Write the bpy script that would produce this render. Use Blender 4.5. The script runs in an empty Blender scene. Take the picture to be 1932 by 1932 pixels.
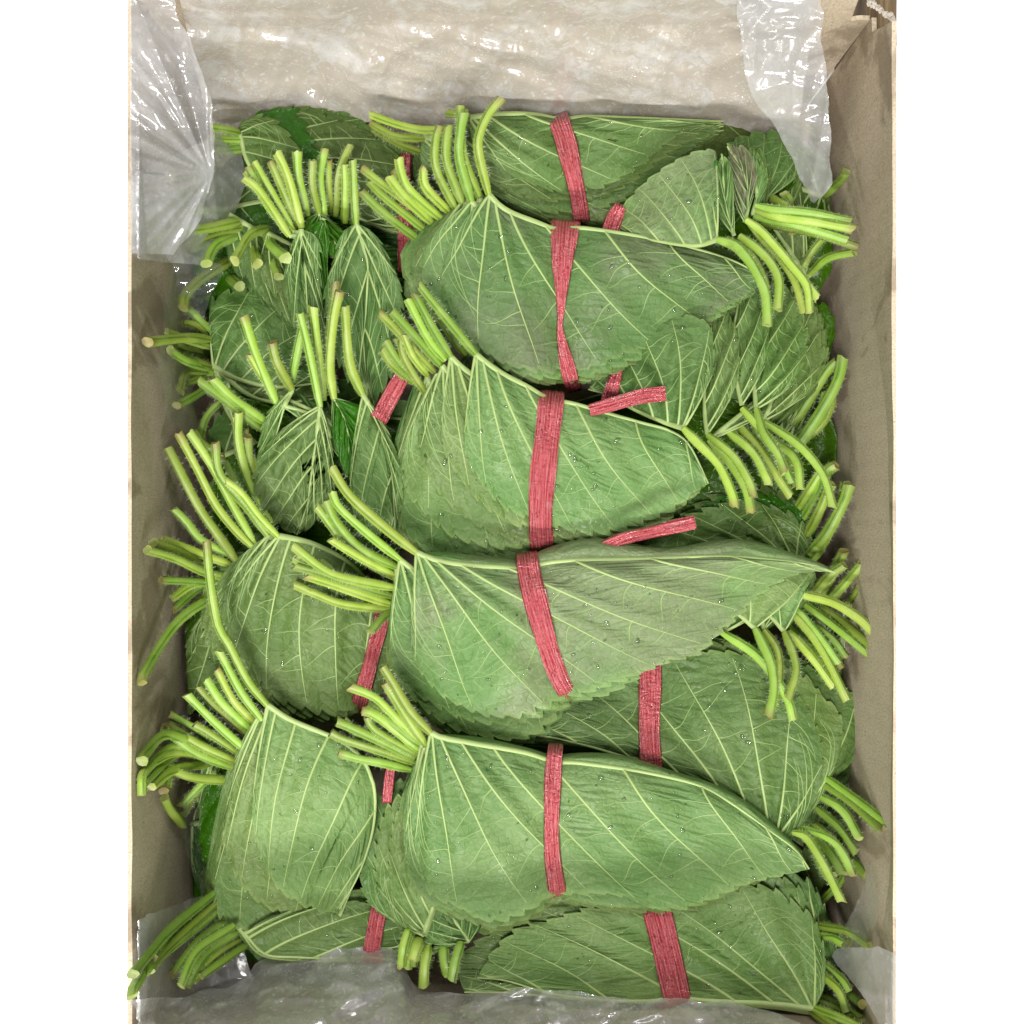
import bpy, math, random
import numpy as np
from mathutils import Vector, noise
from mathutils.bvhtree import BVHTree

SC = bpy.context.scene
COL = SC.collection
# ---------------------------------------------------------------- camera, world, lamps, exposure
H = 0.386                      # camera height above the mean leaf level (z = 0), metres
K = 0.36 / 1932.0              # metres per photo pixel (1932 px frame) at z = 0
cam = bpy.data.cameras.new('camera')
cam.sensor_fit = 'AUTO'
cam.angle = 2 * math.atan(0.18 / H)
cam.clip_start, cam.clip_end = 0.01, 50
camo = bpy.data.objects.new('camera', cam)
camo.location = (0, 0, H)
COL.objects.link(camo)
SC.camera = camo

W = bpy.data.worlds.new('World'); SC.world = W; W.use_nodes = True
W.node_tree.nodes['Background'].inputs['Color'].default_value = (0.93, 0.97, 1.0, 1)
W.node_tree.nodes['Background'].inputs['Strength'].default_value = 0.14

def area(name, loc, target, size, power, col=(1, 1, 1)):
    l = bpy.data.lights.new(name, 'AREA'); l.shape = 'DISK'; l.size = size; l.energy = power; l.color = col
    o = bpy.data.objects.new(name, l); o.location = loc
    o.rotation_euler = (Vector(target) - Vector(loc)).to_track_quat('-Z', 'Y').to_euler()
    COL.objects.link(o)
area('ceiling_lamp', (-0.16, -0.35, 1.15), (0, 0, 0), 0.38, 11.5, (1, 0.97, 0.93))
for loc, sx, sy in (((-1.05, 0.1, 1.0), 0.06, 1.3), ((1.0, 0.1, 1.15), 0.06, 1.3), ((0.1, 1.05, 1.35), 1.3, 0.06), ((0.0, -1.1, 0.85), 1.3, 0.06)):  # unseen tube lights, added for streak reflections in the film and light on the walls
    l = bpy.data.lights.new('added_tube_light', 'AREA'); l.shape = 'RECTANGLE'; l.size, l.size_y = sx, sy; l.energy = 20.0 if loc[1] < -1 else (26.0 if loc[0] < -1 else 12.0); l.color = (1, 0.985, 0.96)
    o = bpy.data.objects.new('added_tube_light', l); o.location = loc
    o.rotation_euler = (0, math.atan2(-loc[0], loc[2]) if sx < sy else 0, 0) if sx < sy else (math.atan2(loc[1], loc[2]) * -1, 0, 0)
    COL.objects.link(o)
SC.view_settings.view_transform = 'Standard'; SC.view_settings.look = 'None'
SC.view_settings.exposure = 0.14; SC.view_settings.gamma = 1.0
SC.cycles.use_denoising = True
SC.cycles.max_bounces = 8; SC.cycles.transparent_max_bounces = 16
SC.cycles.caustics_reflective = False; SC.cycles.caustics_refractive = False

# ---------------------------------------------------------------- helpers
rng = random.Random(5)
def P(px, py, z):
    d = (H - z) / H
    return ((px - 966) * K * d, (966 - py) * K * d, z)
RIM = 0.040; RX, RY, RF = 717, 984, 1048           # rim height and its half extents in photo px
def zmin_in_box(px, py):                 # lowest height at which a point seen at this pixel is inside the walls
    ox = abs(px - 966)
    if px > 966: ox = max(1, ox - 34 * math.exp(-((py - 1330) / 420) ** 2))     # the right panel bulges outward low down
    zx = H - (H - RIM) * (RX - 8) / max(ox, 1)
    zy = H - (H - RIM) * ((RF if py > 966 else RY) - 8) / max(abs(py - 966), 1)
    return max(zx, zy)
def mesh(name, V, F, mats, parent=None, uv=None, fmat=None, smooth=True, cols=None):
    me = bpy.data.meshes.new(name)
    me.from_pydata([tuple(v) for v in V], [], [tuple(f) for f in F])
    for m in mats: me.materials.append(m)
    if uv is not None:
        l = me.uv_layers.new(name='UVMap')
        vi = np.empty(len(me.loops), dtype=np.int32); me.loops.foreach_get('vertex_index', vi)
        l.data.foreach_set('uv', np.asarray(uv, dtype=np.float32)[vi].ravel())
    if fmat is not None: me.polygons.foreach_set('material_index', np.asarray(fmat, dtype=np.int32))
    me.polygons.foreach_set('use_smooth', np.full(len(me.polygons), smooth))
    if cols is not None:
        a = me.color_attributes.new('tint', 'FLOAT_COLOR', 'POINT')
        a.data.foreach_set('color', np.asarray(cols, dtype=np.float32).ravel())
    me.update()
    o = bpy.data.objects.new(name, me); COL.objects.link(o)
    if parent is not None: o.parent = parent
    return o
def empty(name, label, cat, group=None):
    o = bpy.data.objects.new(name, None); o.empty_display_size = 0.01; COL.objects.link(o)
    o['label'] = label; o['category'] = cat
    if group: o['group'] = group
    return o
def spline(pts, n=160):
    """dense arc-length resampling of a Catmull-Rom curve"""
    p = np.asarray(pts, float)
    if len(p) == 2: p = np.array([p[0], (p[0] + p[1]) / 2, p[1]])
    q = np.vstack([2 * p[0] - p[1], p, 2 * p[-1] - p[-2]])
    out = []
    for i in range(1, len(q) - 2):
        t = np.linspace(0, 1, 24, endpoint=False)[:, None]
        a, b, c, d = q[i - 1], q[i], q[i + 1], q[i + 2]
        out.append(0.5 * ((2 * b) + (c - a) * t + (2 * a - 5 * b + 4 * c - d) * t ** 2 + (3 * b - a - 3 * c + d) * t ** 3))
    out = np.vstack(out + [p[-1][None]])
    s = np.concatenate([[0], np.cumsum(np.linalg.norm(np.diff(out, axis=0), axis=1))])
    g = np.linspace(0, s[-1], n)
    return np.stack([np.interp(g, s, out[:, k]) for k in range(out.shape[1])], 1)
def at(tab, t):
    x = np.clip(t, 0, 1) * (len(tab) - 1)
    return np.stack([np.interp(x, np.arange(len(tab)), tab[:, k]) for k in range(tab.shape[1])], -1)

# ---------------------------------------------------------------- materials
class NT:
    def __init__(s, name):
        s.m = bpy.data.materials.new(name); s.m.use_nodes = True
        s.t = s.m.node_tree; s.t.nodes.clear()
        s.out = s.t.nodes.new('ShaderNodeOutputMaterial')
    def n(s, typ, props=None, **inp):
        nd = s.t.nodes.new('ShaderNode' + typ)
        for k, v in (props or {}).items(): setattr(nd, k, v)
        for k, v in inp.items(): s.set(nd.inputs[int(k[1:]) if k[0] == 'i' and k[1:].isdigit() else k.replace('_', ' ')], v)
        return nd
    def set(s, sock, v):
        if isinstance(v, bpy.types.NodeSocket): s.t.links.new(v, sock)
        elif isinstance(v, (tuple, list)) and len(v) == 3 and sock.type == 'RGBA': sock.default_value = (*v, 1)
        else: sock.default_value = v
    def math(s, op, a, b=0.0, c=0.0, clamp=False):
        nd = s.t.nodes.new('ShaderNodeMath'); nd.operation = op; nd.use_clamp = clamp
        s.set(nd.inputs[0], a); s.set(nd.inputs[1], b); s.set(nd.inputs[2], c); return nd.outputs[0]
    def ramp(s, v, a, b, lo=0.0, hi=1.0):
        nd = s.t.nodes.new('ShaderNodeMapRange'); nd.interpolation_type = 'SMOOTHSTEP'
        s.set(nd.inputs[0], v); nd.inputs[1].default_value = a; nd.inputs[2].default_value = b
        nd.inputs[3].default_value = lo; nd.inputs[4].default_value = hi; return nd.outputs[0]
    def mix(s, f, a, b, mode='MIX'):
        nd = s.t.nodes.new('ShaderNodeMix'); nd.data_type = 'RGBA'; nd.blend_type = mode
        s.set(nd.inputs[0], f); s.set(nd.inputs[6], a); s.set(nd.inputs[7], b); return nd.outputs[2]
    def noise(s, vec, scale, detail=3.0, rough=0.55, dist=0.0):
        nd = s.t.nodes.new('ShaderNodeTexNoise'); s.set(nd.inputs['Vector'], vec)
        nd.inputs['Scale'].default_value = scale; nd.inputs['Detail'].default_value = detail
        nd.inputs['Roughness'].default_value = rough; nd.inputs['Distortion'].default_value = dist
        return nd.outputs[0]
    def mapping(s, vec, scale=(1, 1, 1), loc=(0, 0, 0)):
        nd = s.t.nodes.new('ShaderNodeMapping'); s.set(nd.inputs[0], vec)
        nd.inputs['Scale'].default_value = scale; nd.inputs['Location'].default_value = loc; return nd.outputs[0]
    def vor(s, vec, scale, feature='F1', rand=1.0):
        nd = s.t.nodes.new('ShaderNodeTexVoronoi'); nd.feature = feature; s.set(nd.inputs['Vector'], vec)
        nd.inputs['Scale'].default_value = scale; nd.inputs['Randomness'].default_value = rand; return nd.outputs[0]
    def bump(s, h, strength=0.5, dist=0.001, normal=None):
        nd = s.t.nodes.new('ShaderNodeBump'); s.set(nd.inputs['Height'], h)
        nd.inputs['Strength'].default_value = strength; nd.inputs['Distance'].default_value = dist
        if normal is not None: s.set(nd.inputs['Normal'], normal)
        return nd.outputs[0]
    def bsdf(s, color, rough=0.5, spec=0.5, normal=None, **kw):
        nd = s.t.nodes.new('ShaderNodeBsdfPrincipled'); s.set(nd.inputs['Base Color'], color); s.set(nd.inputs['Roughness'], rough)
        s.set(nd.inputs['Specular IOR Level'], spec)
        if normal is not None: s.set(nd.inputs['Normal'], normal)
        for k, v in kw.items(): s.set(nd.inputs[k.replace('_', ' ')], v)
        return nd.outputs[0]
    def shmix(s, f, a, b):
        nd = s.t.nodes.new('ShaderNodeMixShader'); s.set(nd.inputs[0], f); s.set(nd.inputs[1], a); s.set(nd.inputs[2], b); return nd.outputs[0]
    def done(s, sh):
        s.t.links.new(sh, s.out.inputs[0]); return s.m

def leaf_material():
    t = NT('perilla_leaf')
    tc = t.n('TexCoord'); uv, ob = tc.outputs['UV'], tc.outputs['Object']
    rnd = t.n('ObjectInfo').outputs['Random']
    back = t.n('NewGeometry').outputs['Backfacing']
    big = t.noise(ob, 30, 3)
    mid = t.noise(ob, 160, 4, 0.6)
    under = t.mix(t.ramp(big, 0.35, 0.68), (0.110, 0.204, 0.056), (0.180, 0.270, 0.098))
    under = t.mix(t.math('MULTIPLY', mid, 0.35), under, (0.15, 0.27, 0.075))
    # purple-brown flush on some undersides
    pm = t.ramp(t.noise(ob, 24, 3), 0.40, 0.62)
    pa = t.n('SeparateColor', Color=t.n('Attribute', {'attribute_name': 'tint'}).outputs['Color']).outputs[2]
    under = t.mix(t.math('MULTIPLY', t.math('MULTIPLY', pm, pa), 0.75), under, (0.185, 0.172, 0.118))
    # net of tertiary veins between the side veins
    net = t.vor(t.mapping(uv, (1.55, 1.9, 1)), 1.0, 'DISTANCE_TO_EDGE', 0.9)
    net2 = t.vor(ob, 420, 'DISTANCE_TO_EDGE')
    l1 = t.ramp(net, 0.0, 0.035, 1, 0)
    l2 = t.ramp(net2, 0.0, 0.09, 1, 0)
    under = t.mix(t.math('MULTIPLY', l1, 0.16), under, (0.42, 0.52, 0.22))
    under = t.mix(t.math('MULTIPLY', l2, 0.42), under, (0.10, 0.20, 0.055))
    stain = t.ramp(t.noise(ob, 75, 5, 0.7), 0.66, 0.72)
    under = t.mix(t.math('MULTIPLY', stain, 0.5), under, (0.07, 0.18, 0.02))
    tv = t.n('SeparateColor', Color=t.n('Attribute', {'attribute_name': 'tint'}).outputs['Color']).outputs[0]
    under = t.mix(t.ramp(tv, 0.965, 1.0, 0, 0.25), under, (0.36, 0.47, 0.15))
    under = t.mix(t.ramp(t.noise(ob, 330, 2), 0.70, 0.76, 0, 0.75), under, (0.03, 0.075, 0.015))
    upper = t.mix(big, (0.035, 0.125, 0.012), (0.075, 0.20, 0.025))
    upper = t.mix(t.math('MULTIPLY', l1, 0.35), upper, (0.13, 0.28, 0.06))
    col = t.mix(back, under, upper)
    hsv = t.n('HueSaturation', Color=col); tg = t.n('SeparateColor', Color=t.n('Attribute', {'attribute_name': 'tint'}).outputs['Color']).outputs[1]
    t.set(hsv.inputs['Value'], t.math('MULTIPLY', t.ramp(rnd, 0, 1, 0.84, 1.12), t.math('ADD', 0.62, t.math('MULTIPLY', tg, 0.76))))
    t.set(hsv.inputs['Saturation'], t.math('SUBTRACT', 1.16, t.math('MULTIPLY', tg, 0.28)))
    t.set(hsv.inputs['Hue'], t.ramp(t.math('FRACT', t.math('MULTIPLY', rnd, 7.3)), 0, 1, 0.484, 0.510))
    hgt = t.math('ADD', t.math('MULTIPLY', t.ramp(net, 0, 0.42), -0.75), t.math('MULTIPLY', t.ramp(net2, 0, 0.2), 0.16))
    hgt = t.math('ADD', hgt, t.math('MULTIPLY', mid, 0.35))
    nrm = t.bump(hgt, 0.52, 0.0011)
    wet = t.ramp(t.noise(ob, 55, 4, 0.65), 0.5, 0.66)
    rough = t.math('SUBTRACT', t.mix(back, (0.52,) * 3, (0.36,) * 3), t.math('MULTIPLY', wet, 0.2))
    sh = t.bsdf(hsv.outputs[0], rough, 0.28, nrm)
    tr = t.n('BsdfTranslucent', Color=t.mix(0.5, hsv.outputs[0], (0.2, 0.42, 0.03)), Normal=nrm)
    return t.done(t.shmix(0.16, sh, tr.outputs[0]))

def vein_material(name, a, b):
    t = NT(name); ob = t.n('TexCoord').outputs['Object']
    return t.done(t.bsdf(t.mix(t.noise(ob, 120, 2), a, b), 0.42, 0.4))

def stem_material():
    t = NT('leaf_stem')
    tc = t.n('TexCoord'); uv, ob = tc.outputs['UV'], tc.outputs['Object']
    tint = t.n('Attribute', {'attribute_name': 'tint'})
    sx = t.n('SeparateXYZ', Vector=uv)
    a = t.math('MULTIPLY', sx.outputs[0], 2 * math.pi)
    stripe = t.ramp(t.math('ABSOLUTE', t.math('SINE', t.math('MULTIPLY', a, 1.5))), 0.0, 0.55)
    c = t.mix(stripe, (0.095, 0.195, 0.014), (0.270, 0.405, 0.050))
    c = t.mix(t.ramp(t.noise(ob, 130, 3), 0.4, 0.7, 0, 0.5), c, (0.38, 0.50, 0.12))
    c = t.mix(t.ramp(t.noise(t.mapping(uv, (5, 60, 1)), 6, 3), 0.5, 0.8, 0, 0.3), c, (0.24, 0.37, 0.03))
    sp = t.n('SeparateColor', Color=tint.outputs['Color'])
    c = t.mix(t.math('MULTIPLY', sp.outputs[0], 0.95), c, (0.34, 0.41, 0.12))      # pale cut face
    c = t.mix(t.math('MULTIPLY', sp.outputs[1], 0.8), c, (0.20, 0.12, 0.045))      # browned cut
    rd = t.n('ObjectInfo').outputs['Random']
    c = t.mix(t.ramp(t.noise(ob, 55, 4, 0.7), 0.60, 0.70, 0, 0.45), c, (0.16, 0.17, 0.03))
    hsv = t.n('HueSaturation', Color=c); t.set(hsv.inputs['Value'], t.ramp(rd, 0, 1, 0.74, 1.18)); t.set(hsv.inputs['Hue'], t.ramp(t.math('FRACT', t.math('MULTIPLY', rd, 5.7)), 0, 1, 0.486, 0.516))
    nrm = t.bump(t.math('ADD', stripe, t.math('MULTIPLY', t.noise(ob, 900, 2), 0.4)), 0.5, 0.0004)
    return t.done(t.bsdf(hsv.outputs[0], 0.42, 0.45, nrm, Subsurface_Weight=0.12, Subsurface_Radius=(0.002, 0.003, 0.0008)))

def hair_material():
    t = NT('stem_hair')
    d = t.bsdf((0.75, 0.82, 0.62), 0.5, 0.4)
    tr = t.n('BsdfTranslucent', Color=(0.75, 0.85, 0.55)).outputs[0]
    return t.done(t.shmix(0.4, d, tr))

def band_material():
    t = NT('red_raffia')
    tc = t.n('TexCoord'); uv = tc.outputs['UV']
    fib = t.noise(t.mapping(uv, (10, 0.30, 1)), 1.6, 4, 0.6, 0.1)
    fine = t.noise(t.mapping(uv, (30, 0.8, 1)), 1.6, 3, 0.6)
    rib = t.n('TexWave', {'wave_type': 'BANDS', 'bands_direction': 'X'}, Vector=uv, Scale=2.6, Distortion=1.2).outputs[1]
    spots = t.ramp(t.vor(t.mapping(uv, (7, 4.6, 1)), 1.0, 'F1', 0.8), 0.15, 0.36, 1, 0)
    zone = t.ramp(t.noise(uv, 0.9, 2), 0.45, 0.58)
    c = t.mix(t.ramp(fib, 0.40, 0.62), (0.46, 0.024, 0.036), (0.80, 0.17, 0.20))
    c = t.mix(t.math('MULTIPLY', rib, 0.35), c, (0.76, 0.22, 0.235))
    c = t.mix(t.ramp(fine, 0.54, 0.70, 0, 0.6), c, (0.80, 0.36, 0.36))
    c = t.mix(t.math('MULTIPLY', spots, t.math('MULTIPLY', zone, 0.7)), c, (0.26, 0.008, 0.012))
    c = t.mix(t.ramp(t.noise(uv, 1.4, 3), 0.55, 0.72, 0, 0.22), c, (0.86, 0.50, 0.51))
    h = t.math('ADD', t.math('MULTIPLY', fib, 1.2), t.math('ADD', t.math('MULTIPLY', fine, 0.5), t.math('MULTIPLY', spots, -0.5)))
    h = t.math('ADD', h, t.math('MULTIPLY', rib, 0.5))
    sh = t.bsdf(c, t.ramp(fine, 0.3, 0.7, 0.08, 0.22), 1.3, t.bump(t.math('ADD', h, t.math('MULTIPLY', t.noise(t.mapping(uv, (3, 8, 1)), 1.0, 4), 1.8)), 0.9, 0.0011))
    tr = t.n('BsdfTranslucent', Color=(0.7, 0.06, 0.07)).outputs[0]
    return t.done(t.shmix(0.12, sh, tr))

def film_material(name, milk, wet=0.5, tone=(0.8, 0.8, 0.79), scale=1.0, gloss=0.5, rough=0.2, bump=0.5, cling=None):
    t = NT(name)
    tc = t.n('TexCoord'); ob = tc.outputs['Object']
    wob = t.n('VectorMath', {'operation': 'SCALE'}, i0=t.n('TexNoise', Vector=ob, Scale=120.0).outputs['Color'], Scale=0.008).outputs[0]
    pos = t.n('VectorMath', {'operation': 'ADD'}, i0=ob, i1=wob).outputs[0]
    n1 = t.noise(ob, 45 * scale, 5, 0.6, 0.8)
    n2 = t.noise(ob, 190 * scale, 4, 0.65, 1.0)
    b1 = t.ramp(t.vor(pos, 360 * scale), 0.22, 0.34, 1, 0)
    b2 = t.ramp(t.vor(pos, 800 * scale), 0.24, 0.36, 1, 0)
    where = t.ramp(t.noise(ob, 70 * scale, 3), 0.42, 0.6)
    blob = t.math('MAXIMUM', t.math('MULTIPLY', b1, where), t.math('MULTIPLY', b2, t.math('SUBTRACT', 1.0, where)))
    patch = t.ramp(n1, 0.47, 0.55)
    fac = t.math('ADD', milk, t.math('MULTIPLY', patch, 0.20 * wet))
    fac = t.math('ADD', fac, t.math('MULTIPLY', t.math('SUBTRACT', n2, 0.5), 0.5 * wet))
    fac = t.math('ADD', fac, t.math('MULTIPLY', blob, 0.30 * wet), clamp=True)
    h = t.math('ADD', t.math('MULTIPLY', n2, 0.6), t.math('ADD', t.math('MULTIPLY', blob, 0.7 * wet), t.math('MULTIPLY', n1, 1.4)))
    nrm = t.bump(h, bump, 0.0014)
    if cling:        # patches where the wet film sticks to the cardboard and its tan shows through
        on = t.math('MAXIMUM', t.ramp(t.noise(pos, 60, 7, 0.75, 0.6), 0.48, 0.60, 0, 0.8), t.math('MULTIPLY', blob, 0.6), clamp=True)
        on = t.math('MULTIPLY', on, t.ramp(n2, 0.28, 0.55, 0.55, 1.0))
        tone = t.mix(on, cling, tone)
    body = t.shmix(0.35 if cling else 0.45, t.n('BsdfDiffuse', Color=tone, Normal=nrm).outputs[0], t.n('BsdfTranslucent', Color=tone, Normal=nrm).outputs[0])
    film = t.shmix(fac, t.n('BsdfTransparent', Color=(0.96, 0.96, 0.96)).outputs[0], body)
    gl = t.n('BsdfGlossy', Color=(0.95, 0.95, 0.95), Roughness=rough, Normal=nrm).outputs[0]
    return t.done(t.shmix(gloss * 0.1, film, gl))

def card_material():
    t = NT('kraft_cardboard')
    tc = t.n('TexCoord'); ob = tc.outputs['Object']
    g = t.noise(t.mapping(ob, (1, 1, 0.35)), 1700, 3, 0.7)
    b = t.noise(ob, 26, 4, 0.6)
    flute = t.n('TexWave', {'wave_type': 'BANDS', 'bands_direction': 'DIAGONAL'}, Vector=t.mapping(ob, (1, 1, 0)), Scale=95.0, Distortion=0.6)
    c = t.mix(t.ramp(b, 0.3, 0.7), (0.58, 0.485, 0.36), (0.68, 0.575, 0.44))
    c = t.mix(t.ramp(g, 0.35, 0.7, 0, 0.55), c, (0.33, 0.26, 0.18))
    c = t.mix(t.ramp(t.noise(ob, 1000, 1), 0.68, 0.74, 0, 0.45), c, (0.16, 0.11, 0.07))
    damp = t.ramp(t.noise(t.mapping(ob, (1, 1, 0.6)), 34, 5, 0.6, 0.4), 0.52, 0.62)
    c = t.mix(t.math('MULTIPLY', damp, 0.6), c, (0.22, 0.165, 0.105))
    h = t.math('ADD', t.math('MULTIPLY', g, 0.5), t.math('MULTIPLY', flute.outputs[1], 0.25))
    return t.done(t.bsdf(c, 0.85, 0.2, t.bump(h, 0.35, 0.0006)))

def simple(name, c, rough=0.6, spec=0.4, noise_amt=0.15, scale=60):
    t = NT(name); ob = t.n('TexCoord').outputs['Object']
    d = tuple(x * (1 - noise_amt) for x in c)
    return t.done(t.bsdf(t.mix(t.noise(ob, scale, 4), d, c), rough, spec, t.bump(t.noise(ob, scale * 6, 3), 0.2, 0.0005)))
def wood_material():
    t = NT('dark_wood'); ob = t.n('TexCoord').outputs['Object']
    n = t.noise(t.mapping(ob, (260, 18, 60)), 1.0, 5, 0.65)
    c = t.mix(t.ramp(n, 0.3, 0.72), (0.045, 0.028, 0.014), (0.23, 0.16, 0.085))
    return t.done(t.bsdf(c, 0.7, 0.3, t.bump(n, 0.8, 0.002)))
def water_material():
    t = NT('water_drop')
    gl = t.n('BsdfGlossy', Color=(1, 1, 1), Roughness=0.06).outputs[0]
    f = t.math('ADD', t.n('Fresnel', IOR=1.33).outputs[0], 0.05)
    return t.done(t.shmix(f, t.n('BsdfTransparent', Color=(0.97, 0.98, 0.96)).outputs[0], gl))

M_VEIN = vein_material('leaf_vein', (0.28, 0.39, 0.125), (0.38, 0.48, 0.185)); M_VEIN2 = vein_material('fine_leaf_vein', (0.20, 0.31, 0.095), (0.27, 0.385, 0.14))
M_LEAF, M_STEM, M_HAIR, M_BAND, M_CARD = leaf_material(), stem_material(), hair_material(), band_material(), card_material()
M_WATER = water_material(); M_WOOD = wood_material()
M_TABLE = simple('white_laminate', (0.93, 0.93, 0.93), 0.55, 0.3, 0.01)
M_TORN = simple('torn_paper_fibre', (0.62, 0.56, 0.48), 0.9, 0.1, 0.3, 900)
M_FILM_BACK = film_material('wet_milky_film', 0.86, 0.3, (0.93, 0.925, 0.915), gloss=1.5, rough=0.09, bump=0.3, cling=(0.77, 0.70, 0.61))
M_FILM_FOLD = film_material('creased_milky_film', 0.40, 0.35, (0.90, 0.90, 0.92), 0.8, 1.2, 0.15, 0.06)
M_FILM_CLEAR = film_material('thin_clear_film', 0.08, 0.2, (0.75, 0.76, 0.78), 0.8, 1.2, 0.08, 0.2)
M_FILM_FRONT = film_material('damp_grey_film', 0.42, 0.7, (0.92, 0.91, 0.90), 0.9, 1.8, 0.09, 0.2)

# ---------------------------------------------------------------- the setting: table, box, board
tab = mesh('table_top', [(-4, -4, -0.062), (4, -4, -0.062), (4, 4, -0.062), (-4, 4, -0.062)], [(0, 1, 2, 3)], [M_TABLE], smooth=False)
tab['kind'] = 'structure'; tab['label'] = 'plain white table surface under the cardboard box'

box = empty('cardboard_box', 'brown kraft cardboard box with a torn back corner, holding the leaf bundles', 'box')
bx = RX * K * (H - RIM) / H; by = RY * K * (H - RIM) / H; bf = RF * K * (H - RIM) / H; TH = 0.0014; ZB = -0.058
def wall(p0, p1, nx, ny, top, nseg=60, swell=None):
    """a cardboard panel from p0 to p1 (inner face), thickness outward (nx, ny); top(f) gives the rim height"""
    V, F, fm = [], [], []
    rows = [ZB, -0.045, -0.03, -0.015, 0.0, 0.012, 0.024, 0.033]
    for i in range(nseg + 1):
        f = i / nseg; x = p0[0] + (p1[0] - p0[0]) * f; y = p0[1] + (p1[1] - p0[1]) * f
        zt = top(f); b = 0.0022 * math.sin(math.pi * f)
        for z in rows + [zt]:
            zz = min(z, zt - 0.001 * (len(rows) - rows.index(z))) if z in rows else zt
            bb = (b if swell is None else b + swell(f)) * max(0.0, math.cos(min(1.5, abs(zz + 0.008) / 0.048 * 1.5))) + 0.0005 * noise.noise((x * 40, y * 40, zz * 40))
            V.append((x + nx * bb, y + ny * bb, zz))
        for z in (zt, ZB): V.append((x + nx * TH, y + ny * TH, z))
    n = len(rows) + 3
    for i in range(nseg):
        a, c = i * n, (i + 1) * n
        for k in range(n):
            k2 = (k + 1) % n
            F.append((a + k, c + k, c + k2, a + k2)); fm.append(1 if k == n - 3 else 0)
    F.append(tuple(range(n))); fm.append(0)
    F.append(tuple(nseg * n + k for k in reversed(range(n)))); fm.append(0)
    return mesh('side_panel', V, F, [M_CARD, M_CARD], box, fmat=fm, smooth=False)
def torn(f, f0, zlow):      # rim height: plain, then torn away past f0
    if f < f0: return RIM + 0.0003 * noise.noise((f * 30, 0, 0))
    g = min(1, (f - f0) / 0.012)
    return RIM + (zlow - RIM) * g + 0.0022 * g * noise.noise((f * 260, 3, 0))
wall((-bx, -bf), (-bx, by), -1, 0, lambda f: RIM)
wall((bx, by), (bx, -bf), 1, 0, lambda f: torn(1 - f, 0.972, 0.021), 140, lambda f: 0.0065 * math.exp(-((f - 0.66) / 0.22) ** 2))
wall((-bx - TH + 0.0001, by + 0.0002), (bx - 0.0002, by + 0.0002), 0, 1, lambda f: torn(f, 0.962, 0.019), 160)
wall((bx + TH - 0.0001, -bf - 0.0002), (-bx - TH + 0.0001, -bf - 0.0002), 0, -1, lambda f: RIM)
mesh('base_panel', [(-bx, -bf, ZB), (bx, -bf, ZB), (bx, by, ZB), (-bx, by, ZB), (-bx, -bf, ZB + .003), (bx, -bf, ZB + .003), (bx, by, ZB + .003), (-bx, by, ZB + .003)],
     [(3, 2, 1, 0), (4, 5, 6, 7), (0, 1, 5, 4), (1, 2, 6, 5), (2, 3, 7, 6), (3, 0, 4, 7)], [M_CARD], box, smooth=False)
# torn paper fibres along the ripped corner
V, F = [], []
for i in range(90):
    q = rng.random()
    px, py = 1638 + 50 * q, 3 + 34 * q + rng.uniform(-5, 5)
    z = 0.0205 + rng.uniform(-0.001, 0.003)
    c = Vector(P(px, py, z)); r = 0.0003 + 0.0008 * rng.random() ** 2
    b = len(V)
    for k in range(5):
        a = k / 5 * 2 * math.pi + rng.random(); V.append(c + Vector((r * math.cos(a), r * math.sin(a), rng.uniform(-r, r) * 0.5)))
    V.append(c + Vector((0, 0, r))); F += [(b + k, b + (k + 1) % 5, b + 5) for k in range(5)]
fo = mesh('torn_fibres', V, F, [M_TORN], box, smooth=False); fo['kind'] = 'stuff'

# wooden board on the table behind the torn corner
bc = Vector(P(1663, -16, -0.022))
V, F = [], []
for i in range(9):
    for j in range(13):
        u, v = i / 8 - 0.5, j / 12 - 0.5
        V.append((bc.x + u * 0.0115, bc.y + v * 0.040, -0.022 + 0.0012 * noise.noise((u * 8, v * 2, 1))))
n0 = len(V); V += [(x, y, -0.0619) for x, y, z in V]
for i in range(8):
    for j in range(12):
        a = i * 13 + j; F += [(a, a + 13, a + 14, a + 1)]
for i in range(8):
    for j in (0, 12):
        a, b = i * 13 + j, (i + 1) * 13 + j; F.append((a, b, b + n0, a + n0))
for j in range(12):
    for i in (0, 8):
        a = i * 13 + j; F.append((a, a + 1, a + 1 + n0, a + n0))
bo = mesh('wooden_block', V, F, [M_WOOD], smooth=False)
bo['label'] = 'dark brown weathered wood just outside the torn top right corner of the box'; bo['category'] = 'wood'

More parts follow.
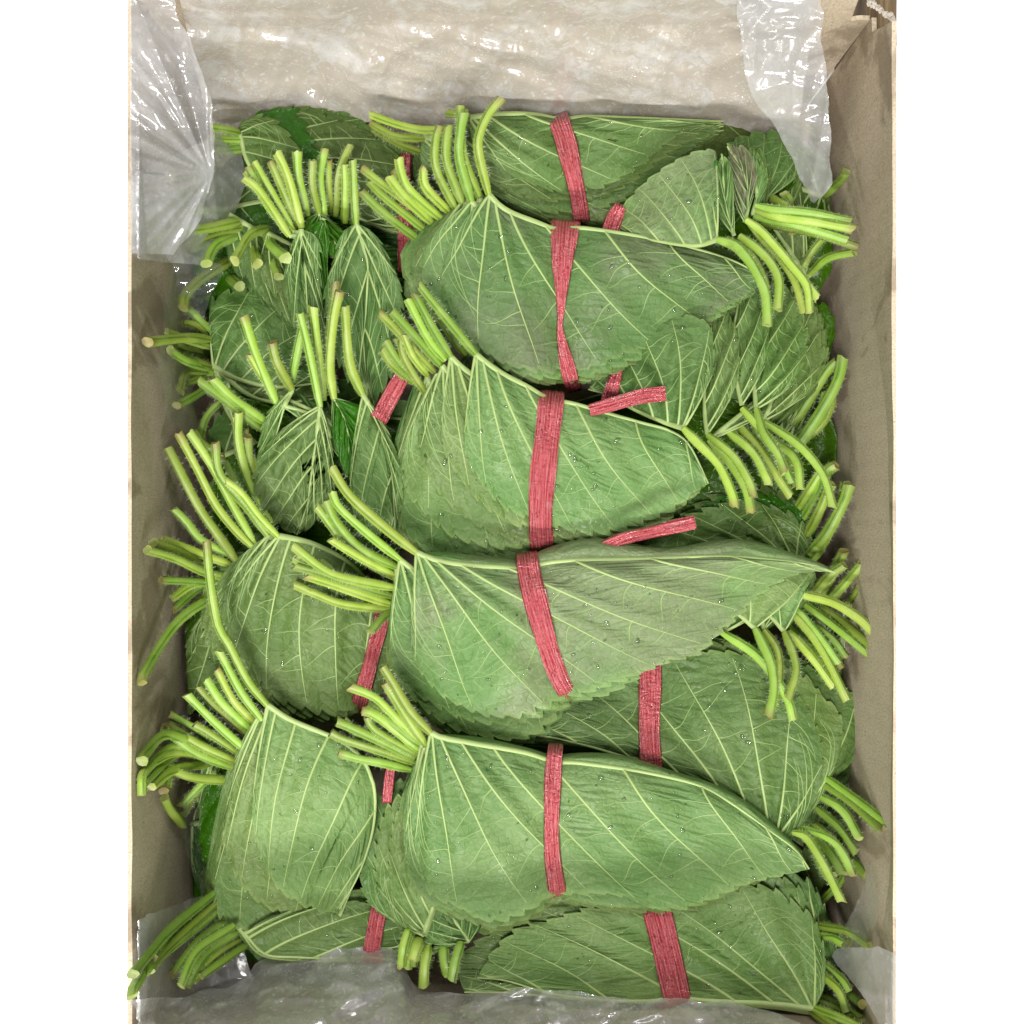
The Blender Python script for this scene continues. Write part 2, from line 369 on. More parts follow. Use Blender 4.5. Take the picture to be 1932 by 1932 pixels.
# ---------------------------------------------------------------- leaves
PINCH = []        # band paths of the bundle being built
class Half:
    """half of a leaf: midrib curve M (node to tip), margin curve E (node to tip), both in photo px, lifted to a pillow shape"""
    def __init__(s, M, E, zn, zt, dome, seed, N=9, tooth=13.0, period=33.0, bend=0.13, pucker=0.0007, wav=0.0012, crink=0.0):
        s.M, s.E = spline(M), spline(E)
        for bp in PINCH:
            mid = bp[len(bp) // 2, :2]; ax = bp[-1, :2] - bp[0, :2]; ax = ax / (np.linalg.norm(ax) + 1e-6)
            for cv in (s.M, s.E):
                rel = cv - mid; al = rel @ ax; off = np.linalg.norm(rel - np.outer(al, ax), axis=1)
                ok = np.abs(al) < np.linalg.norm(bp[-1, :2] - bp[0, :2]) * 0.8
                cv -= np.outer(np.where(ok, 7.0 * np.exp(-(off / 30) ** 2) * np.sign(al), 0), ax)
        s.LE = float(np.linalg.norm(np.diff(s.E, axis=0), axis=1).sum())
        dome *= 0.66
        s.zn, s.zt, s.dome, s.N, s.tooth, s.period, s.bend, s.pk, s.wav, s.cr = zn, zt, dome, N, tooth, period, bend, pucker, wav, crink
        r = np.random.RandomState(seed); s.ph = r.rand(8) * 6.28; s.th = r.rand(200)
        ss = np.linspace(0, 1, 40); u = 1 - (1 - ss) ** 2
        s.maxc = np.linalg.norm(at(s.E, u) - at(s.M, u ** 5), axis=1).max() + 1e-6
        d = np.gradient(s.M, axis=0); s.T = d / (np.linalg.norm(d, axis=1, keepdims=True) + 1e-9)
    def __call__(s, S, V, lift=0.0):
        S, V = np.broadcast_arrays(np.asarray(S, float), np.asarray(V, float))
        u = 1 - (1 - S) ** 2; t = u ** 5
        m, e, f = at(s.M, t), at(s.E, u), at(s.T, t)
        ch = e - m; L = np.linalg.norm(ch, axis=-1, keepdims=True)
        c = m + 0.5 * ch - f * L * s.bend * np.minimum(1, S * 2.5)[..., None]
        v = V[..., None]
        p = (1 - v) ** 2 * m + 2 * v * (1 - v) * c + v ** 2 * e
        q = u * s.LE / s.period; k = np.floor(q).astype(int) % 200; fr = q - np.floor(q)
        th = (fr ** 0.62) * (1 - np.clip((fr - 0.80) / 0.2, 0, 1) ** 1.5) - 0.45
        amp = 1.2 * s.tooth * (0.6 + 0.8 * s.th[k]) * np.minimum(1, (1 - u) * 9) * np.minimum(1, u * 7)
        blend = np.clip((V - 0.86) / 0.14, 0, 1) ** 1.3
        p = p + (ch / (L + 1e-6)) * (th * amp * blend)[..., None]
        w = np.clip(L[..., 0] / (0.6 * s.maxc), 0, 1)
        a = np.where(V < 0.3, 0.3 * (1 - V / 0.3) ** 2 * np.minimum(1, t * 7), (np.maximum(V - 0.3, 0) / 0.7) ** 1.7)
        z = s.zn + (s.zt - s.zn) * t - s.dome * w * a
        vv = np.sqrt(np.clip(4 * V * (1 - V), 0, 1))
        z = z + s.pk * np.cos(2 * np.pi * S * s.N) * w * vv
        z = z + s.wav * V ** 2 * np.sin(u * s.LE / 62 + s.ph[0] + 2 * np.sin(u * s.LE / 140 + s.ph[1])) * w
        x, y = p[..., 0], p[..., 1]
        z = z + 0.0005 * (np.sin(x / 31 + s.ph[2] + np.sin(y / 47)) + np.sin(y / 27 + s.ph[3] + np.sin(x / 53))) * w * np.minimum(1, V * 3)
        if s.cr:
            z = z + s.cr * np.sin(V * s.maxc / 9 + S * 23 + s.ph[4] + 1.6 * np.sin(S * 31 + s.ph[5])) * np.abs(np.sin(np.pi * S * s.N)) * w * vv
        return x, y, z + lift, L[..., 0]

def ridge(path, r0, r1, V, F, fm, uv, mi):
    """a raised vein along path (n,3: px, py, z)"""
    n = len(path); d = np.gradient(path[:, :2], axis=0); d /= (np.linalg.norm(d, axis=1, keepdims=True) + 1e-9)
    pr = np.stack([-d[:, 1], d[:, 0]], 1); b = len(V)
    for i in range(n):
        r = r0 + (r1 - r0) * i / (n - 1); rp = r / K
        x, y, z = path[i]
        for o, h in ((-1.0, -0.25), (-0.55, 0.5), (0.55, 0.5), (1.0, -0.25)):
            V.append(P(x + pr[i, 0] * rp * o, y + pr[i, 1] * rp * o, z + r * h)); uv.append((o, i / n))
    for i in range(n - 1):
        for k in range(3):
            a = b + i * 4 + k; F.append((a, a + 4, a + 5, a + 1)); fm.append(mi)

GEO = []          # (verts, faces) of the bundle being built, for ray casts
ALL = []          # all big leaves, for the droplets
CELL = 5.0
HM = np.full((400, 400), -9.0)          # height of the leaves laid so far in this bundle
def hm_reset(): HM[:] = -9.0
def hm_add(x, y, z):
    i = np.clip((x / CELL).astype(int), 0, 399); j = np.clip((y / CELL).astype(int), 0, 399)
    T = np.full((400, 400), -9.0)
    np.maximum.at(T, (i.ravel(), j.ravel()), z.ravel())
    e = T.copy()
    for di in (-1, 0, 1):
        for dj in (-1, 0, 1): e = np.maximum(e, np.roll(np.roll(T, di, 0), dj, 1))
    T = np.where(T < -5, e, T)
    np.maximum(HM, T, out=HM)
def hm_get(x, y):
    i = np.clip((x / CELL).astype(int), 0, 399); j = np.clip((y / CELL).astype(int), 0, 399)
    return HM[i, j]
def smooth2(a, n):
    for _ in range(n):
        p = np.pad(a, 1, mode='edge')
        a = (p[1:-1, 1:-1] * 2 + p[:-2, 1:-1] + p[2:, 1:-1] + p[1:-1, :-2] + p[1:-1, 2:]) / 6
    return a

def make_leaf(parent, M, E, zn, zt, dome, seed, E2=None, far=0, level=2, flip=False, gap=0.0012, purple=0.0, rib=1.0, tone=0.5, holes=(), label=None, **kw):
    """level 2: full detail with branched veins; 1: main veins; 0: plain"""
    ns, nv = ((240, 20), (170, 14), (90, 9))[2 - level]
    halves = [Half(M, E, zn, zt, dome, seed, **kw)]
    if E2 is not None: halves.append(Half(M, E2, zn, zt, dome, seed + 1, **kw))
    V, F, fm, uv, col = [], [], [], [], []
    g = np.linspace(0, 1, ns); S = 0.6 * (1 - np.sqrt(1 - g * 0.9999)) + 0.4 * g; S[-1] = 1.0
    vr = np.linspace(0, 1, nv); vr = np.where(vr < 0.75, vr / 0.75 * 0.86, 0.86 + (vr - 0.75) / 0.25 * 0.14)
    Sg, Vg = np.meshgrid(S, vr, indexing='ij')
    grids = []
    for h in halves:
        x, y, z, L = h(Sg, Vg)
        z = z + 0.0011 * np.clip((Vg - 0.82) / 0.18, 0, 1) ** 1.5 * (0.6 + 0.4 * np.sin(Sg * 31 + seed))
        for bp in PINCH:
            dd = np.full(x.shape, 1e9)
            for q in bp: dd = np.minimum(dd, (x - q[0]) ** 2 + (y - q[1]) ** 2)
            z = z - 0.0042 * np.exp(-np.sqrt(dd) / 44.0)
        lift = np.maximum(0, hm_get(x, y) + gap - z)
        lift = np.maximum(smooth2(lift, 5), lift * 0.6)
        lift[:, 0] = lift[:, 0].mean() * 0 + lift[:, 0]
        z = z + smooth2(lift, 3)
        ox = (H - RIM) * (RX - 9) / (H - z); oy = (H - RIM) * (RY - 9) / (H - z)
        x = np.clip(x, 966 - ox, 966 + ox + 30 * np.exp(-((y - 1330) / 420) ** 2)); y = np.clip(y, 966 - oy, 966 + oy * (RF - 9) / (RY - 9))
        grids.append((h, x, y, z))
        b = len(V)
        d = (H - z) / H
        pts = np.stack([(x - 966) * K * d, (966 - y) * K * d, z], -1).reshape(-1, 3)
        V += [tuple(q) for q in pts]
        uv += list(zip((Sg * h.N).ravel(), (Vg * L / 42.0).ravel()))
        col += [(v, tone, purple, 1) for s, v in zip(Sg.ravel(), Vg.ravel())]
        p3 = pts.reshape(ns, nv, 3)
        up = np.cross(p3[1:, :-1] - p3[:-1, :-1], p3[:-1, 1:] - p3[:-1, :-1])[..., 2].sum() > 0
        if flip: up = not up
        idx = np.arange(ns * nv).reshape(ns, nv) + b
        A, B, C, D = idx[:-1, :-1].ravel(), idx[1:, :-1].ravel(), idx[1:, 1:].ravel(), idx[:-1, 1:].ravel()
        q = np.stack([A, B, C, D], 1) if up else np.stack([D, C, B, A], 1)
        if holes:
            cx, cy = (x[:-1, :-1] + x[1:, 1:]).ravel() / 2, (y[:-1, :-1] + y[1:, 1:]).ravel() / 2
            keep = np.ones(len(q), bool)
            for hx, hy, hr in holes:
                an = np.arctan2(cy - hy, cx - hx); keep &= np.hypot(cx - hx, cy - hy) > hr * (1 + 0.3 * np.sin(3 * an + hx) + 0.2 * np.sin(5 * an + hy))
            q = q[keep]
        F += [tuple(r) for r in q.tolist()]; fm += [0] * len(q)
    for h, x, y, z in grids: hm_add(x, y, z)
    GEO.append((list(V), list(F)))
    if level >= 2 and not flip: ALL.append((list(V), list(F)))
    def on(gr, s, v):          # point on the meshed surface at (s, v)
        h, X, Y, Z = gr
        fi = np.interp(s, S, np.arange(ns)); fj = np.interp(v, vr, np.arange(nv))
        i0 = np.minimum(fi.astype(int), ns - 2); j0 = np.minimum(fj.astype(int), nv - 2); a, c = fi - i0, fj - j0
        return [G[i0, j0] * (1 - a) * (1 - c) + G[i0 + 1, j0] * a * (1 - c) + G[i0, j0 + 1] * (1 - a) * c + G[i0 + 1, j0 + 1] * a * c for G in (X, Y, Z)]
    h = halves[0]
    if far:
        tt = np.linspace(0.02, 0.98, 60); m = at(h.M, tt); T = at(h.T, tt)
        nrm = np.stack([T[:, 1], -T[:, 0]], 1); mid = at(h.E, np.array([0.6]))[0] - at(h.M, np.array([0.4]))[0]
        if (nrm.mean(0) * mid).sum() > 0: nrm = -nrm
        env = np.sin(np.pi * tt) ** 0.5 * (0.75 + 0.25 * np.sin(tt * 17 + seed)); b = len(V); R = 7
        z0 = on(grids[0], 1 - np.sqrt(1 - tt ** 0.2), np.zeros(60))[2]
        for i in range(60):
            for j in range(R):
                f = j / (R - 1)
                o = far * env[i] * math.sin(f * math.pi / 2 * 1.25)
                q = m[i] + nrm[i] * o; zz = z0[i] - 0.0002 + 0.0006 * math.sin(f * 6) - 0.012 * f ** 2.2
                V.append(P(q[0], q[1], zz)); uv.append((tt[i] * 9, f * 1.4)); col.append((0.3, tone, purple, 1))
        fl = []
        for i in range(59):
            for j in range(R - 1):
                a = b + i * R + j; fl.append((a, a + 1, a + R + 1, a + R))
        q0 = [Vector(V[k]) for k in fl[60]]
        if (q0[1] - q0[0]).cross(q0[3] - q0[0]).z < 0: fl = [tuple(reversed(q)) for q in fl]
        F += fl; fm += [0] * len(fl)
    if level >= 1:
        dz = 0.00004 if not flip else -0.00025
        m0 = len(F)
        tt = np.linspace(0, 1, 44)
        sz = min(1.0, max(0.42, h.maxc / 230.0))
        x, y, z = on(grids[0], 1 - np.sqrt(1 - tt ** 0.2), np.zeros(44))
        ridge(np.column_stack([x, y, z + dz + 0.00008]), 0.00112 * rib * (0.5 + 0.5 * sz), 0.00028, V, F, fm, uv, 1)
        for gr in grids:
            h = gr[0]; sz = min(1.0, max(0.42, h.maxc / 230.0))
            for i in range(1, h.N):
                s0 = i / h.N + 0.014 * math.sin(i * 7 + seed)
                vv = np.linspace(0, 0.965, 30)
                x, y, z = on(gr, s0 + 0.003 * np.sin(vv * 7 + i * 2 + seed), vv)
                ridge(np.column_stack([x, y, z + dz]), (0.00056 if i < h.N * 0.7 else 0.00044) * sz, 0.00009, V, F, fm, uv, 1 if h.maxc > 120 else 2)
                if level >= 2 and i <= h.N - 1 and h.maxc > 110:
                    for j, v0 in enumerate((0.24, 0.36, 0.52, 0.64, 0.78)):
                        for side in ((-1,) if i > 1 else (-1, 1)):
                            v0j = v0 + 0.05 * math.sin(i * 3 + j * 5 + seed)
                            q = np.linspace(0, 1, 12)
                            big = j in (1, 3)
                            ds = side * (0.85 if big else 0.80) / h.N
                            x, y, z = on(gr, np.clip(s0 + ds * q, 0.004, 0.996), np.clip(v0j + (0.17 if big else 0.05) * q ** 1.15 + 0.004 * np.sin(q * 7 + j), 0, 0.97))
                            ridge(np.column_stack([x, y, z + dz * 0.5]), (0.00026 if big else 0.00019) * sz, 0.00006, V, F, fm, uv, 2)
    col += [(0, 0, 1, 1)] * (len(V) - len(col))
    o = mesh('leaf', V, F, [M_LEAF, M_VEIN, M_VEIN2], parent, uv=uv, fmat=fm, cols=col)
    if label: o['label'] = label
    return o

def make_stem(parent, pts, z0, z1, r=0.00160, brown=None, hairs=110, seed=0, up=0.0):
    """leaf stalk from its root on the leaf (photo px, height z0) to its cut end (height z1)"""
    R = random.Random(seed)
    p = spline(pts, 18); p[:, 0] = np.clip(p[:, 0], 966 - (698 if not up else 716), 966 + 712)
    n = len(p); C = []
    zt = zmin_in_box(p[-1, 0], p[-1, 1]) + r * 1.2 + up
    z1 = max(z1, zt)
    for i in range(n):
        f = i / (n - 1); z = z0 + (z1 - z0) * f ** 1.25 + 0.002 * math.sin(f * math.pi)
        z = max(z, zmin_in_box(p[i, 0], p[i, 1]) + r + up * min(1, f * 2))
        C.append(Vector(P(p[i, 0], p[i, 1], z)))
    SD = 9; V, F, uv, cols, fm = [], [], [], [], []
    br = R.random() < 0.3 if brown is None else brown
    rings = []
    fl = 1.0 + R.uniform(-0.05, 0.16); tilt = R.uniform(-0.5, 0.5)
    for i in range(n):
        t = (C[min(i + 1, n - 1)] - C[max(i - 1, 0)]).normalized()
        sd = t.cross(Vector((0, 0, 1))).normalized(); up = sd.cross(t).normalized()
        f = i / (n - 1)
        rr = r * (0.70 + 0.34 * min(1, f / 0.14)) * (1.0 + 0.10 * (1 - f) + 0.05 * math.sin(f * 9 + seed)) * (1 + (fl - 1) * max(0, (f - 0.86) / 0.14))
        rings.append((C[i], sd, up, rr, t))
        for k in range(SD):
            a = k / SD * 2 * math.pi
            g = rr * (1 - 0.16 * max(0, math.sin(a)) ** 6 + 0.07 * math.cos(3 * a + seed))
            q = C[i] + sd * (g * math.cos(a)) + up * (g * math.sin(a))
            if i == n - 1: q = q + t * (rr * tilt * math.cos(a) + rr * 0.25 * R.uniform(-1, 1))
            V.append(q); uv.append((k / SD, f * 4))
            e = max(0, (f - 0.90) / 0.1)
            cols.append((e * 0.55, e * (0.8 if br else 0.12), 0, 1))
    for i in range(n - 1):
        for k in range(SD):
            a, b = i * SD + k, i * SD + (k + 1) % SD
            F.append((a, b, b + SD, a + SD)); fm.append(0)
    # cut end: its own ring, then a slightly sunken centre
    b0 = len(V)
    for k in range(SD):
        V.append(V[(n - 1) * SD + k].copy() * 1.0); uv.append((0.5, 4)); cols.append((1, 0.75 if br else 0.1, 0, 1))
    cc = sum((V[b0 + k] for k in range(SD)), Vector()) / SD - rings[-1][4] * r * 0.45
    V.append(cc); uv.append((0.5, 4)); cols.append((0.9, 0.9 if br else 0.35, 0, 1))
    for k in range(SD): F.append((b0 + k, b0 + (k + 1) % SD, b0 + SD)); fm.append(0)
    for _ in range(hairs):
        i = R.randrange(1, n - 2); c, sd, up, rr, t = rings[i]; f = R.random(); c = c.lerp(rings[i + 1][0], f)
        a = R.uniform(0, 2 * math.pi) if R.random() < 0.4 else R.choice((0.0, math.pi)) + R.uniform(-0.7, 0.7)
        d = (sd * math.cos(a) + up * math.sin(a)); L = R.uniform(0.0006, 0.0016)
        tipd = (d + t * R.uniform(-0.6, 0.5) + Vector((0, 0, R.uniform(-0.3, 0.3)))).normalized()
        w = t * R.uniform(0.00003, 0.00006); q = c + d * rr * 0.9; b = len(V)
        V += [q - w, q + w, q + tipd * L]; uv += [(0, 0)] * 3; cols += [(0, 0, 0, 1)] * 3
        F.append((b, b + 1, b + 2)); fm.append(1)
    return mesh('stem', V, F, [M_STEM, M_HAIR], parent, uv=uv, fmat=fm, cols=cols)

def bvh():
    V, F = [], []
    for v, f in GEO:
        b = len(V); V += v; F += [tuple(i + b for i in q) for q in f]
    return BVHTree.FromPolygons([Vector(v) for v in V], F)

def make_band(parent, path, name='tie_band', z=None, lift=0.0011, ends=True, twist=0.0, seed=0, zoff=0.0):
    """flat raffia strap: path of (px, py, width px); wraps over whatever leaf of the bundle lies under it"""
    if ends:
        path = [tuple(q) for q in path]
        def ext(a, b):
            L = math.hypot(a[0] - b[0], a[1] - b[1]); return (a[0] + (a[0] - b[0]) / L * 9, a[1] + (a[1] - b[1]) / L * 9, a[2] * 0.92)
        path = [ext(path[0], path[1])] + path + [ext(path[-1], path[-2])]
    p = spline(path, 56); n = len(p); NW = 11
    tree = bvh() if z is None else None
    zc = np.zeros(n)
    d = np.gradient(p[:, :2], axis=0); d /= (np.linalg.norm(d, axis=1, keepdims=True) + 1e-9)
    pr = np.stack([-d[:, 1], d[:, 0]], 1)
    for i in range(n):
        if tree is None: zc[i] = z[0] + (z[1] - z[0]) * i / (n - 1); continue
        best = None
        for o in (-0.52, -0.36, -0.2, -0.07, 0.07, 0.2, 0.36, 0.52):
            x, y = p[i, 0] + pr[i, 0] * o * p[i, 2], p[i, 1] + pr[i, 1] * o * p[i, 2]
            c = Vector(P(x, y, 0)); org = Vector((0, 0, H)); dr = (c - org).normalized()
            hit = tree.ray_cast(org, dr)
            if hit[0] is not None and (best is None or hit[0].z > best): best = hit[0].z
        zc[i] = best if best is not None else np.nan
    ok = ~np.isnan(zc)
    if not ok.any(): zc[:] = 0.0
    else: zc = np.interp(np.arange(n), np.arange(n)[ok], zc[ok])
    k = np.ones(7) / 7; sm = np.convolve(np.pad(zc, 3, mode='edge'), k, 'valid'); zc = np.maximum(sm, zc - 0.0004) + lift + zoff
    R = np.random.RandomState(seed + 3); ph = R.rand(6) * 6.28
    V, F, uv = [], [], []
    Ls = np.concatenate([[0], np.cumsum(np.linalg.norm(np.diff(p[:, :2], axis=0), axis=1))])
    for i in range(n):
        f = i / (n - 1); drop = 0.0
        if ends:
            e = min(f, 1 - f) / 0.085
            if e < 1: drop = 0.010 * (1 - e) ** 2
        ww = p[i, 2] * (1 + 0.04 * math.sin(Ls[i] / 23 + ph[3]))
        for j in range(NW):
            o = j / (NW - 1) - 0.5
            x, y = p[i, 0] + pr[i, 0] * o * ww, p[i, 1] + pr[i, 1] * o * ww
            zz = zc[i] - drop + 0.00042 * math.sin(o * 19 + ph[0] + 0.9 * math.sin(Ls[i] / 40)) + 0.0002 * math.sin(Ls[i] / 11 + o * 5 + ph[1]) - 0.0006 * (abs(o) * 2) ** 6
            zz += twist * o * math.sin(f * math.pi)
            V.append(P(x, y, zz)); uv.append((o * ww / 45.0, Ls[i] / 45.0))
    for i in range(n - 1):
        for j in range(NW - 1):
            a = i * NW + j; F.append((a, a + 1, a + NW + 1, a + NW))
    q0 = [Vector(V[q]) for q in F[len(F) // 2]]
    if (q0[1] - q0[0]).cross(q0[3] - q0[0]).z < 0: F = [tuple(reversed(q)) for q in F]
    o = mesh(name, V, F, [M_BAND], parent, uv=uv)
    md = o.modifiers.new('thickness', 'SOLIDIFY'); md.thickness = 0.00025; md.offset = -1
    return o

def shift(pts, d, g, ang, piv, pw):
    p = np.asarray(pts, float); n = len(p); a = np.linspace(0, 1, n)
    c, s = math.cos(ang), math.sin(ang)
    q = (p - piv) @ np.array([[c, s], [-s, c]]) + piv
    return q + np.outer((1 - a) ** pw, d) + np.outer(np.sin(np.pi * a ** 0.8), g)

BUNDLES = 'tied bundles of perilla leaves packed in the box'
def bundle(label, leaves, stems, bands=(), dz=0.0012, grow=(0, 12), vis=3, seed=1, rise=0.006, tails=(), up=0.0, tone=0.5, r=0.00145, hairs=130, extra=0):
    """leaves: list of dicts (first is the topmost); further leaves are derived from the last so that every stem has its leaf"""
    GEO.clear(); hm_reset(); PINCH[:] = [spline(b, 26) for b in bands]
    root = empty('leaf_bundle', label, 'leaf bundle', BUNDLES)
    root.location = (0, 0, 0)
    stems = list(stems)
    if len(stems) >= 6:          # more stalks packed between and under those on top
        R = random.Random(seed * 7)
        for q in range(int(len(stems) * 0.45)):
            a, b = R.sample(stems, 2)
            c = min((x for x in stems if x is not a), key=lambda x: math.hypot(x[-1][0] - a[-1][0], x[-1][1] - a[-1][1]))
            pa, pc = spline(a, 5), spline(c, 5); w = R.uniform(0.35, 0.65)
            m = pa * w + pc * (1 - w); ln = R.uniform(0.75, 1.05); m = m[0] + (m - m[0]) * ln + np.array([[0, 0], [0, 0], [2, 1], [3, 2], [4, 3]]) * R.uniform(-2, 2)
            stems.append([tuple(v) for v in m])
    n = max(len(leaves), len(stems)) + extra
    objs = [None] * n
    base = leaves[-1]; nb = len(leaves) - 1
    for i in reversed(range(n)):
        if i < len(leaves): d = dict(leaves[i])
        else:
            k = i - nb; d = dict(base); piv = np.mean(np.asarray(d['M'], float), 0)
            rt = np.asarray(stems[i][0], float) if i < len(stems) else np.asarray(d['M'][0], float) + np.array([rng.uniform(-20, 20), rng.uniform(-15, 15)])
            dd = rt - np.asarray(d['M'][0], float)
            g = np.asarray(grow, float) * min(k, 2.0)
            d['M'] = shift(d['M'], dd, (0, 0), 0.012 * k * (-1) ** k, piv, 2.6)
            d['E'] = shift(d['E'], dd, g + np.array([rng.uniform(-5, 5), rng.uniform(-5, 5)]), 0.012 * k * (-1) ** k, piv, 3.2)
            d['far'] = 0
            for q in ('E2', 'flip', 'holes', 'label'): d.pop(q, None)
            d['zn'] = d['zn'] - 1.35 * dz * k; d['zt'] = d['zt'] - 1.35 * dz * k
            d['level'] = min(d.get('level', 2), 1 if k < vis else 0)
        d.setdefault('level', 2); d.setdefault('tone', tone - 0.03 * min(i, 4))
        kw = {q: d[q] for q in d if q not in ('M', 'E', 'zn', 'zt', 'dome')}
        objs[i] = (make_leaf(root, d['M'], d['E'], d['zn'], d['zt'], d.get('dome', 0.013), seed * 100 + i * 3, **kw), d)
    for i, st in enumerate(stems):
        o, d = objs[i]
        h = d.get('dome', 0.013)
        z0 = d['zn'] - 0.0 if i < len(leaves) else d['zn']
        make_stem(o, st, z0 + 0.0002, z0 + rise + rng.uniform(-0.002, 0.003), r * rng.uniform(0.9, 1.12), None, hairs, seed * 50 + i, up)
    for b in bands: make_band(root, b, seed=seed)
    for (path, z) in tails: make_band(root, path, 'band_end', z=z, ends=False, seed=seed + 9)
    return root

def L(M, E, zn, zt, dome=13, **kw):
    return dict(M=M, E=E, zn=zn / 1000, zt=zt / 1000, dome=dome / 1000, **kw)


# ---- lowest layer, glimpsed in the dark gaps
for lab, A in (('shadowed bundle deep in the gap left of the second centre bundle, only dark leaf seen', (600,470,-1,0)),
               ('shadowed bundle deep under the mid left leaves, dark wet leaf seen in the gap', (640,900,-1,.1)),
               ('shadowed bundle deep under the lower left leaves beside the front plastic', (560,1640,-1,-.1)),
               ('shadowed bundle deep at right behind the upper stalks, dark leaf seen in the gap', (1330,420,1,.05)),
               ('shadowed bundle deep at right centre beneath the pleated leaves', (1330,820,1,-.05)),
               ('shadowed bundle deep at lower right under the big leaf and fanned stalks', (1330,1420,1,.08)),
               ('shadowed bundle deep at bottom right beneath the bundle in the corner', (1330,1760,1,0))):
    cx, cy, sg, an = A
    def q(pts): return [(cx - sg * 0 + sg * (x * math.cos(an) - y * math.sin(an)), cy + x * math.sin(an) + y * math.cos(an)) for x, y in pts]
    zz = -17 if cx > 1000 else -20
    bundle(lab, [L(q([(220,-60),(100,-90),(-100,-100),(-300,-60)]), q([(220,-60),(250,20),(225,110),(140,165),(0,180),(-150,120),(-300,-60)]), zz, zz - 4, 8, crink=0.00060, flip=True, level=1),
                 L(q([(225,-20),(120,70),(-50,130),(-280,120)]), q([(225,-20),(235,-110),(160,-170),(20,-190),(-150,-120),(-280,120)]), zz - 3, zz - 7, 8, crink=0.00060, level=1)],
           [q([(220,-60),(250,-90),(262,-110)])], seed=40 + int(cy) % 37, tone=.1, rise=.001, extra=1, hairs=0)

# ---- lower bundles (seen only between the upper ones)
bundle('shaded bundle in the top left corner, tucked against the plastic back wall',
    [L([(452,250),(470,310),(520,370),(600,430)], [(452,250),(453,234),(470,222),(500,219),(535,243),(565,285),(592,350),(600,430)], -4, -12, 6, tooth=11, N=7, crink=0.00038),
     L([(470,262),(520,330),(590,400),(660,430)], [(470,262),(484,215),(545,206),(567,225),(592,275),(640,350),(660,430)], -7, -16, 5, flip=True, level=1),
     L([(500,262),(560,330),(650,400),(770,440)], [(500,262),(500,225),(540,203),(600,206),(650,228),(700,255),(750,290),(785,360),(770,440)], -9, -16, 8, level=2),
     L([(540,262),(600,340),(680,410),(790,460)], [(540,262),(550,215),(590,203),(660,216),(720,248),(775,285),(800,360),(790,460)], -11, -18, 8, level=1)],
    [[(452,250),(425,244),(398,240)], [(470,262),(430,262),(400,258)], [(500,262),(440,275),(405,272)], [(540,262),(460,280),(412,285)]],
    bands=[[(766,285,22),(764,350,24),(763,430,26),(764,520,26)]], seed=1, tone=0.25, rise=.001, extra=2)

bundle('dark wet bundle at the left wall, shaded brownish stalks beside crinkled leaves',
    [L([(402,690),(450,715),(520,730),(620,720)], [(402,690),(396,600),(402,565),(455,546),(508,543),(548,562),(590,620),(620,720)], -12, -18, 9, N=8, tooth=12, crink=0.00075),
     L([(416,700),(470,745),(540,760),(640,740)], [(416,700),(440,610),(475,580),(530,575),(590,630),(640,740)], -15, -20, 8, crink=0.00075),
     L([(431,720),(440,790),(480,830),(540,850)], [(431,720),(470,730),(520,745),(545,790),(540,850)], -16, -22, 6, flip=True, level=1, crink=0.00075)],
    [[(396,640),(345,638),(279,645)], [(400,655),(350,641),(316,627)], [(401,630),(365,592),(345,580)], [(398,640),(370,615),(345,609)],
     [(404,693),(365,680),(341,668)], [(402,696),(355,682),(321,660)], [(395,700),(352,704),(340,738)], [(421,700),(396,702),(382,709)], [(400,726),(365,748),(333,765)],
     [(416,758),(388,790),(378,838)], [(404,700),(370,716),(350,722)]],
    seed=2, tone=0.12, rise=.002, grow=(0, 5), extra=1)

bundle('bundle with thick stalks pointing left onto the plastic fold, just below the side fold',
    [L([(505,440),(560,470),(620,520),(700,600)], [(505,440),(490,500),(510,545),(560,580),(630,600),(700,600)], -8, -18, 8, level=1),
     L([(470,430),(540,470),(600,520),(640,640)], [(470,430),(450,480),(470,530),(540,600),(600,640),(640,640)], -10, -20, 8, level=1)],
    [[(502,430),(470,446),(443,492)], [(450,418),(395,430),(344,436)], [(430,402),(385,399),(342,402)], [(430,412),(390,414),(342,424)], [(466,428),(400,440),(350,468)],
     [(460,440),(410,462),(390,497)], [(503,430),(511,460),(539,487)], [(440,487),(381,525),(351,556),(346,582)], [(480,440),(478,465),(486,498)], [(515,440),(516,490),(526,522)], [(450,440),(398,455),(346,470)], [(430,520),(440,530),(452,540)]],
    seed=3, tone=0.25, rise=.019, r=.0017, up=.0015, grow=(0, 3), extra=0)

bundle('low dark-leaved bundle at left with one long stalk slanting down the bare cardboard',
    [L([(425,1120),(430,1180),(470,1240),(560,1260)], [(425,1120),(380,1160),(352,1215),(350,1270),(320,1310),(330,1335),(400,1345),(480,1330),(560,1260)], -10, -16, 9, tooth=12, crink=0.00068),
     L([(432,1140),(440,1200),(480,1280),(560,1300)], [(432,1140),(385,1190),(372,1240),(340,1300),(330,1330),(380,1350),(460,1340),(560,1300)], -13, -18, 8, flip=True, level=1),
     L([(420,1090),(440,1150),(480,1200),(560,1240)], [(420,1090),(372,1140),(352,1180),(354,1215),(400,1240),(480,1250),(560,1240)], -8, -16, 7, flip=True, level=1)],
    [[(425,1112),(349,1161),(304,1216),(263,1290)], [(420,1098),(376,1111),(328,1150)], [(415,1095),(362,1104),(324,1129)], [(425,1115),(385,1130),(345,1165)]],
    seed=4, tone=0.12, rise=.004, extra=2)

